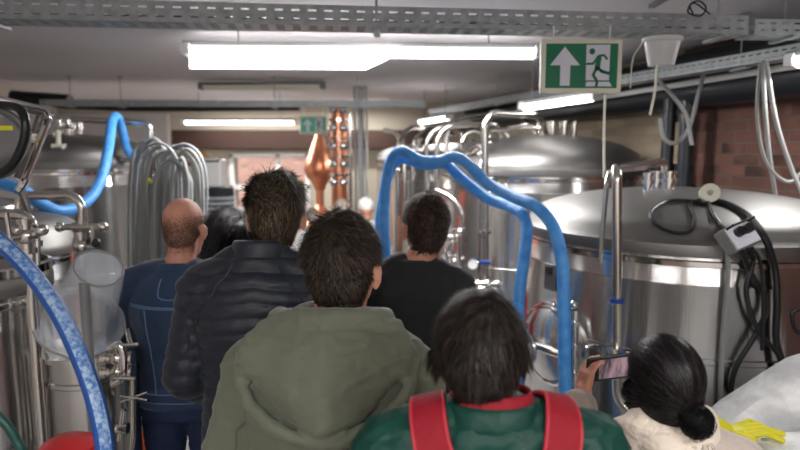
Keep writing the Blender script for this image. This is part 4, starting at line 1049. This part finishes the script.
def whorl(p):
    c = V((.005, -.075, .085)); v = p-c; t = V((-v.z, 0, v.x)); return v.normalized()+V((0, -.2, -.8))+t*3
def puff(z, per, amp):
    f = abs(math.sin(PI*z/per)); return amp*(f**.45-.6)

# --- bald man in denim -------------------------------------------------
def jacket(pr, name, material, inf=.016, z0=.88, hem=.004, extra=None, vox=.0075, sm=5, disp=None, upto=1., g=None):
    m = MB(); torso_rings(m, pr['g'] if g is None else g, inf, z0=z0, hem=hem); arms_(m, pr['A'], inf, upto)
    if extra: extra(m)
    return wear(pr, name, material, m, vox, sm, disp)

pr = person(182, 197, 2.4, bpx=176, girth=1.08, top_hair=0, hyaw=-4, name_label='bald man in blue denim jacket and jeans standing at left', stance=.105,
    arms={-1: ((-.20, -.01, 1.40), (-.262, -.02, 1.13), (-.20, .16, 1.02)), 1: ((.20, -.01, 1.40), (.262, -.02, 1.13), (.20, .16, 1.02))})
body(pr, 'skin'); trousers(pr, 'jeans', 3)
jk = jacket(pr, 'denim_jacket', 'denim', .016, disp=lambda p, n: fold(p, .007, (5, 5, 8), 2))
collar(pr, 'collar', 'denim', (.088, .082), 1.455, .035, -.012, .012, jk)
for pts in ([(-.17, 0, 1.33), (-.08, 0, 1.325), (0, 0, 1.323), (.08, 0, 1.325), (.17, 0, 1.33)],
            [(-.17, 0, 1.337), (0, 0, 1.33), (.17, 0, 1.337)],
            [(-.036, 0, 1.44), (-.038, 0, 1.37), (.038, 0, 1.37), (.036, 0, 1.44)],
            [(-.16, 0, .93), (0, 0, .93), (.16, 0, .93)], [(-.16, 0, .965), (0, 0, .965), (.16, 0, .965)],
            [(-.10, 0, 1.32), (-.085, 0, 1.15), (-.07, 0, .97)], [(.10, 0, 1.32), (.085, 0, 1.15), (.07, 0, .97)]):
    snap_line(pr, 'denim_jacket', [V(p) for p in pts], .0022, 'seam', 'stitch', jk, ray=True)
rb = random.Random(5)
hair(pr, 'stubble', 9000, .0045, cap=False, thick=lambda p: .0008, mask=lambda p: p.z+rb.gauss(0, .014) < .050-.30*max(0, p.y+.02) and (p.z+rb.gauss(0, .006) > -.085 if p.y < -.03 else p.z > -.04+(p.y+.03)*.9) and p.y < .045 and not (abs(p.x) > .068 and -.035 < p.y < .03 and p.z < .022), width=.0008, lift=.7, segs=2)

# --- two dark haired women in front ------------------------------------
def longhair(pr, material, L, seed, n=5200):
    return hair(pr, material, n, lambda p: L, thick=lambda p: .014, follow=.8, grav=.22, segs=9, width=.0022, lift=.15, rand=.16, seed=seed,
        mask=lambda p: (p.z > .06+(p.y-.02)*.4 if p.y > .02 else p.z > -.085), flow=lambda p: V((p.x*9, -.5 if p.y > -.05 else 0, -1.1)))
pr = person(229, 207, 3.55, girth=.86, hyaw=-20, name_label='woman with plum black hair farther ahead beside the bald man')
body(pr, 'skin'); trousers(pr, 'trouser', 5)
m_ = MB(); torso_rings(m_, .86, .010, z1=1.40)
wear(pr, 'top', 'darktop', m_, .009, 4, lambda p, n: fold(p, .004))
longhair(pr, 'h_auburn', .30, 3)
pr = person(243, 217, 3.05, girth=.88, hyaw=12, name_label='woman with long wavy black hair nearer, beside the navy puffer jacket')
body(pr, 'skin'); trousers(pr, 'trouser', 6)
jacket(pr, 'sweater', 'darktop', .012, disp=lambda p, n: fold(p, .004))
longhair(pr, 'h_black', .36, 4)

# --- navy puffer man ----------------------------------------------------
pr = person(274, 168, 1.95, bpx=260, girth=1.06, drop=.075, top_hair=.02, hyaw=3, name_label='tall man with tousled brown hair in black navy puffer jacket',
    arms={-1: ((-.185, -.01, 1.37), (-.245, -.03, 1.10), (-.20, .15, .97)), 1: ((.185, -.01, 1.37), (.245, -.03, 1.10), (.20, .15, .97))})
body(pr, 'skin'); trousers(pr, 'trouser', 7)
def dn(p, n):
    yoke = p.z > 1.36+.25*abs(p.x)*0
    a = puff(p.z+abs(p.x)*.12, .044, .007) if abs(p.x) < .21 else puff(p.z+abs(p.x)*.12, .05, .006)
    return a*1.25+fold(p, .0025, (9, 9, 14), 4)
jk = jacket(pr, 'puffer_jacket', 'navy', .028, z0=.84, hem=.0, disp=dn, vox=.0065, sm=4)
cz = pr['Hm'].translation
collar(pr, 'collar', 'navy', (.092, .088), 1.455, .075, -.006, .018, jk)
for sd in (-1, 1): snap_line(pr, 'puffer_jacket', [V((sd*.07, -.1, 1.475)), V((sd*.13, -.14, 1.40)), V((sd*.19, -.13, 1.31)), V((sd*.215, -.10, 1.20))], .003, 'seam', 'black', jk, off=-.001)
def quiff(p): return V((.5+.8*math.sin(p.x*60+p.y*40), -.9+.8*math.cos(p.y*50+p.x*30), .35*math.sin(p.x*90)-.3*(p.z < .06)*2))
hair(pr, 'h_brown', 6500, lambda p: .040 if p.z > .05 else .012+.02*max(0, (p.z+.05)/.1), thick=lambda p: .003+.017*min(1, max(0, (p.z+.02)/.09)), flow=lambda p: quiff(p) if p.z > .045 else down(p), width=.0013, lift=.26, rand=.27, segs=5, seed=9)

# --- man in black t-shirt -------------------------------------------------
pr = person(425, 190, 2.35, bpx=414, girth=1.0, drop=.07, hscale=1.13, hyaw=14, hpitch=6, name_label='man with cropped brown hair in black t-shirt looking left')
body(pr, 'skin2'); trousers(pr, 'trouser', 8)
jacket(pr, 'tshirt', 'tee', .014, z0=.86, upto=.36, disp=lambda p, n: fold(p, .006, (5, 5, 7), 6))
collar(pr, 'neckband', 'tee', (.076, .074), 1.462, .02, -.004, .006)
hair(pr, 'h_tee', 7000, lambda p: .014 if p.z > .03 else .008, thick=lambda p: .002+.007*min(1, max(0, (p.z+.05)/.1)), flow=whorl, width=.001, lift=.8, rand=.3, segs=3, seed=12)

# --- olive parka man ------------------------------------------------------
pr = person(342, 209, 1.42, bpx=330, girth=1.12, drop=.075, hyaw=-13, name_label='man in olive green hooded jacket seen from behind, centre front', voxel=.006,
    arms={-1: ((-.188, -.01, 1.345), (-.265, -.03, 1.08), (-.21, .15, .95)), 1: ((.188, -.01, 1.345), (.265, -.03, 1.08), (.21, .15, .95))})
body(pr, 'skin'); trousers(pr, 'trouser', 10)
jk = jacket(pr, 'parka', 'olive', .026, z0=.84, hem=.012, disp=lambda p, n: fold(p, .006, (4, 4, 6), 8)+fold(p, .005, (10, 10, 16), 3), vox=.007)
# draped hood: a rolled opening round the neck and a sagging pouch on the back
m = MB()
roll = [V((.104*math.sin(a)*(1+.2*abs(math.sin(a))), -.005-.092*math.cos(a), 1.492+.012*math.cos(a)-.035*(1-math.cos(a))*.5)) for a in [math.radians(x) for x in range(-140, 141, 14)]]
for p, q in zip(roll, roll[1:]): m.cap(p, q, .032, .032)
for k in range(9):
    u = k/8; z = 1.47-.155*u; hw = .150+.028*math.sin(PI*min(1, u*1.5))-.085*max(0, u-.45)**1.3*2; y = -.098-.062*u**.7
    m.cap((-hw, y+.020+.02*(1-u), z), (0, y-.022, z-.012), .026, .036); m.cap((0, y-.022, z-.012), (hw, y+.020+.02*(1-u), z), .036, .026)
lip = cr([V((-.195, -.045, 1.43)), V((-.196, -.105, 1.38)), V((-.155, -.155, 1.32)), V((-.08, -.190, 1.278)), V((0, -.200, 1.262)), V((.08, -.190, 1.278)), V((.155, -.155, 1.32)), V((.196, -.105, 1.38)), V((.195, -.045, 1.43))], 5)
for p, q in zip(lip, lip[1:]): m.cap(p, q, .015, .015)
hd_ = wear(pr, 'hood', 'olive', m, .0055, 3, lambda p, n: fold(p, .005, (6, 6, 14), 12)+fold(p, .003, (15, 15, 22), 2), jk)
snap_line(pr, 'hood', [p+V((0, -.008, -.012)) for p in lip], .0022, 'hood_seam', 'oliveseam', hd_, off=-.0005)
ed = [V((-.165, 0, 1.43)), V((-.155, 0, 1.37)), V((-.12, 0, 1.32)), V((-.06, 0, 1.287)), V((0, 0, 1.278)), V((.06, 0, 1.287)), V((.12, 0, 1.32)), V((.155, 0, 1.37)), V((.165, 0, 1.43))]
snap_line(pr, 'parka', [V((-.12, -.2, .98)), V((0, -.2, .975)), V((.12, -.2, .98))], .002, 'seam', 'oliveseam', jk, ray=True)
for sd in (-1, 1): snap_line(pr, 'parka', [V((sd*.10, -.1, 1.48)), V((sd*.17, -.14, 1.40)), V((sd*.205, -.13, 1.30)), V((sd*.215, -.1, 1.18))], .0018, 'seam', 'oliveseam', jk, off=0)
hair(pr, 'h_olive', 9000, lambda p: .026 if p.z > .03 else (.014 if p.z > -.05 else .006), thick=lambda p: .004+.012*min(1, max(0, (p.z+.06)/.11)), flow=lambda p: whorl(p)+V((1.0*math.sin(p.x*30), 0, 0)), width=.0011, lift=.42, rand=.26, segs=4, seed=15)

# --- green jacket man with red backpack -----------------------------------
pr = person(481, 288, 1.05, bpx=493, girth=1.12, hyaw=2, drop=.085, name_label='man with thick dark hair in shiny dark green jacket at front', voxel=.006, hscale=1.0,
    arms={-1: ((-.19, -.01, 1.40), (-.255, -.02, 1.12), (-.18, .15, 1.02)), 1: ((.19, -.01, 1.40), (.255, -.02, 1.12), (.18, .15, 1.02))})
body(pr, 'skin2'); trousers(pr, 'trouser', 11)
jk = jacket(pr, 'green_jacket', 'green_nylon', .022, z0=.84, disp=lambda p, n: puff(p.z+abs(p.x)*.22, .05, .0035)+fold(p, .006, (9, 7, 10), 20)+fold(p, .003, (22, 22, 22), 5), vox=.006)
collar(pr, 'collar', 'green_nylon', (.092, .088), 1.465, .045, -.012, .016, jk)
c2 = collar(pr, 'inner_collar', 'crimson', (.080, .077), 1.47, .058, -.010, .008, jk)
for sd in (-1, 1): snap_line(pr, 'green_jacket', [V((sd*.01, -.14, 1.43)), V((sd*.10, -.14, 1.415)), V((sd*.18, -.12, 1.36)), V((sd*.22, -.1, 1.27))], .0016, 'seam', 'green_nylon', jk, off=0)
hair(pr, 'h_green', 11000, lambda p: .034 if p.z > .0 else (.016 if p.z > -.05 else .010), thick=lambda p: .007+.007*min(1, max(0, (p.z+.09)/.10)), flow=lambda p: whorl(p)*.5+down(p)*.8+V((.4*math.sin(p.x*80+p.z*40), 0, 0)), width=.0012, lift=.16, rand=.22, segs=5, seed=18,
    mask=lambda p: (p.z > .05+(p.y-.02)*.35 if p.y > .02 else p.z > -.082) and not (p.z < -.035 and p.y > -.05+(-.035-p.z)*-.6 and abs(p.x) > .05) and not (abs(p.x) > .07 and -.015 < p.y < .03 and p.z < .0))
# backpack (a thing of its own)
bpk = thing('backpack', 'red backpack worn on the back of the green jacket man', 'backpack', tuple(WM(pr['t']).translation+V((0, -.2, .75))))
pr2 = dict(pr); W0 = WM(pr['t'])
for sd in (-1, 1):
    pts = [V((sd*.075, .13, 1.36)), V((sd*.105, .07, 1.46)), V((sd*.118, -.01, 1.49)), V((sd*.116, -.09, 1.46)), V((sd*.088, -.15, 1.40)), V((sd*.045, -.17, 1.33)), V((sd*.02, -.17, 1.27))]
    o, c, ns, T = band(pr2, 'green_jacket', pts, .062, .012, 'shoulder_strap', 'crimson', bpk, off=.003)
    for e in (-1, 1):
        q = [W0@((p+t_.cross(n_).normalized()*e*.030+n_*.008)*pr['s']) for p, t_, n_ in zip(c, T, ns)]
        MB().tube(q, .0035, 6).build('binding', 'crimson_edge', o)
m = MB()
for p, q in (((-.10, -.22, .86), (.10, -.22, .86)), ((-.10, -.23, 1.0), (.10, -.23, 1.0)), ((-.09, -.22, 1.12), (.09, -.22, 1.12)), ((-.07, -.21, 1.2), (.07, -.21, 1.2))): m.cap(p, q, .075, .075)
me = remesh(m, .008, 5); displace(me, lambda p, n: fold(p, .004))
me.transform(WM(bpk).inverted()@W0@Matrix.Scale(pr['s'], 4)); link_mesh('pack_body', me, 'crimson', bpk)

# --- woman with bun taking a picture ---------------------------------------
ph = P(613, 367, 1.56)
LH = P(588, 384, 1.60); RH = P(640, 372, 1.60)
pr = person(669, 333, 1.25, bpx=676, girth=.90, hyaw=6, hpitch=-4, drop=.085, hroll=0, name_label='woman with black bun and cream scarf holding up a phone', voxel=.0055)
Wi = WM(pr['t']).inverted(); s_ = pr['s']
lw = (Wi@P(582, 399, 1.53))/s_; rw = (Wi@P(652, 394, 1.58))/s_
el = (Wi@P(566, 452, 1.42))/s_; er = (Wi@P(742, 500, 1.38))/s_
pr['A'] = {-1: [V((-.165, -.01, 1.395)), el, lw], 1: [V((.165, -.01, 1.395)), er, rw]}
up_ = V((.10, .05, 1)).normalized()
pr['hands'] = {-1: ((V((.22, .25, 1)), V((.75, .25, .0)), .92, .75, 1, .15)), 1: ((V((-.22, .25, 1)), V((-.75, .25, .0)), .92, .75, -1, .15))}
body(pr, 'skin'); trousers(pr, 'trouser', 13)
coat = jacket(pr, 'coat', 'beigecoat', .020, z0=.84, hem=.03, upto=.93, vox=.007, disp=lambda p, n: fold(p, .008, (5, 5, 8), 30))
m = MB()
for k, (z, r, rad) in enumerate(((1.475, .084, .030), (1.50, .079, .027), (1.525, .073, .023))):
    ring = [V(((r+.008*math.sin(a*2+k))*math.cos(a), -.008+(r+.006*math.cos(a*3+k))*math.sin(a), z+.010*math.sin(a*2+k*1.3)+.012*math.sin(a))) for a in [2*PI*x/24 for x in range(25)]]
    for p, q in zip(ring, ring[1:]): m.cap(p, q, rad, rad)
for pts in ([(-.085, -.03, 1.50), (-.13, .03, 1.46), (-.14, .10, 1.36), (-.12, .14, 1.22), (-.11, .15, 1.05)], [(-.06, .07, 1.46), (-.05, .13, 1.36), (-.05, .145, 1.2), (-.05, .15, 1.0)]):
    for p, q in zip(pts, pts[1:]):
        m.cap(p, q, .038, .038)
wear(pr, 'scarf', 'scarf', m, .0055, 4, lambda p, n: fold(p, .005, (8, 8, 40), 33))
def pull(p): return (V((.018, -.11, -.028))-p)
hair(pr, 'h_black', 9000, lambda p: 1.1*(V((.018, -.11, -.03))-p).length+.01, thick=lambda p: .007, flow=pull, width=.0011, lift=.02, rand=.22, segs=12, seed=21, follow=1., grav=.0, stick=True,
    mask=lambda p: (p.z > .055+(p.y-.02)*.35 if p.y > .02 else p.z > -.075) and not (abs(p.x) > .07 and -.005 < p.y < .03 and p.z < -.0))
m = MB(); bc_ = V((.022, -.108, -.044)); rnd = random.Random(4)
m.ell(bc_, (.030, .026, .028))
for i in range(420):
    ph0 = rnd.uniform(0, 2*PI); tilt = rnd.gauss(0, .5); rr = rnd.uniform(.92, 1.1); span = rnd.uniform(.8, 2.4); q = Matrix.Rotation(tilt, 3, 'X')@Matrix.Rotation(rnd.gauss(0, .4), 3, 'Z')
    m.tube([bc_+q@V((.030*rr*math.cos(ph0+span*k/6), -.027*rr*abs(math.sin((ph0+span*k/6)*.5+.3)), .028*rr*math.sin(ph0+span*k/6))) for k in range(7)], .0009, 4, caps=False)
for i in range(14):
    a = V((rnd.uniform(-.02, .05), -.10, -.085)); m.tube(cr([a, a+V((rnd.uniform(-.02, .03), -.01, -.02)), a+V((rnd.uniform(-.03, .05), -.012, -.05-rnd.uniform(0, .03)))], 4), .0005, 4, caps=False)
m.v = [WM(pr['t'])@((pr['Hm']@p)*pr['s']) for p in m.v]; m.build('hair_bun', 'h_black', pr['t'], auto=0)
# phone
q = Matrix.Rotation(math.radians(-4), 3, 'Y')@Matrix.Rotation(math.radians(10), 3, 'X')@Matrix.Rotation(math.radians(6), 3, 'Z')
t = thing('phone', 'black phone held sideways by the woman with a bun', 'phone', ph)
bm_ = MB().box(ph, (.150, .008, .074), q).build('case', 'black', t, bevel=.004)
sc_ = MB().box(ph+q@V((.004, -.0045, 0)), (.136, .001, .064), q).build('screen', 'black', bm_, smooth=False)
sc_.name = 'screen'
MB().box(ph+q@V((.002, -.0053, 0)), (.088, .001, .058), q).build('screen_picture', 'screen', t, smooth=False)
MB().lathe([(.001, 0), (.006, 0), (.006, .002), (.001, .002)], ph+q@V((-.055, .004, .02)), (0, 1, 0), 16).build('lens', 'chrome', t)

# --- far blurred people -----------------------------------------------------
pr = person(366, 196, 5.6, girth=1.0, hyaw=10, name_label='distant person in white cap between column and tee shirt man', voxel=.011)
body(pr, 'skin'); trousers(pr, 'trouser', 14); jacket(pr, 'jacket', 'greytop', .018, vox=.012)
m = MB(); m.ell((0, -.012, .045), (.084, .104, .085)); m.ell((0, .10, .045), (.06, .05, .008)); m.v = [pr['Hm']@p for p in m.v]
wear(pr, 'cap', 'white', m, .007, 2)
pr = person(343, 197, 5.1, girth=1.0, hyaw=-30, name_label='distant person in faded red top before the copper column', voxel=.011)
body(pr, 'skin'); trousers(pr, 'trouser', 15); jacket(pr, 'jacket', 'redtop', .018, vox=.012)
hair(pr, 'h_grey', 900, .02, width=.003)
pr = person(312, 206, 5.9, girth=1.05, hyaw=20, name_label='distant person in pale grey top below the copper still', voxel=.011)
body(pr, 'skin'); trousers(pr, 'trouser', 16); jacket(pr, 'jacket', 'greytop', .018, vox=.012)
hair(pr, 'h_grey', 900, .02, width=.003)

link_mesh('rubber_glove', remesh(GLOVE, .003, 2), 'yellow', None)
bpy.data.objects['rubber_glove']['label'] = 'crumpled yellow rubber glove on the lower white sack'; bpy.data.objects['rubber_glove']['category'] = 'glove'

# ------------------------------------------------------------------ world and daylight
w = bpy.data.worlds.new('sky'); S.world = w; w.use_nodes = True; nt = w.node_tree
sk = nt.nodes.new('ShaderNodeTexSky'); sk.sky_type = 'NISHITA'; sk.sun_disc = False; sk.sun_elevation = math.radians(40)
nt.links.new(sk.outputs[0], nt.nodes['Background'].inputs[0]); nt.nodes['Background'].inputs[1].default_value = .25
sn = bpy.data.lights.new('sun', 'SUN'); sn.energy = 5; sn.angle = .02; so = bpy.data.objects.new('sun', sn); C.objects.link(so)
so.rotation_euler = (math.radians(48), 0, math.radians(-15)); so.location = (0, 5, 6)
S.view_settings.view_transform = 'Standard'; S.view_settings.look = 'None'; S.view_settings.gamma = 1; S.view_settings.exposure = .2
S.cycles.max_bounces = 8; S.cycles.use_denoising = True; S.cycles.sample_clamp_indirect = 6
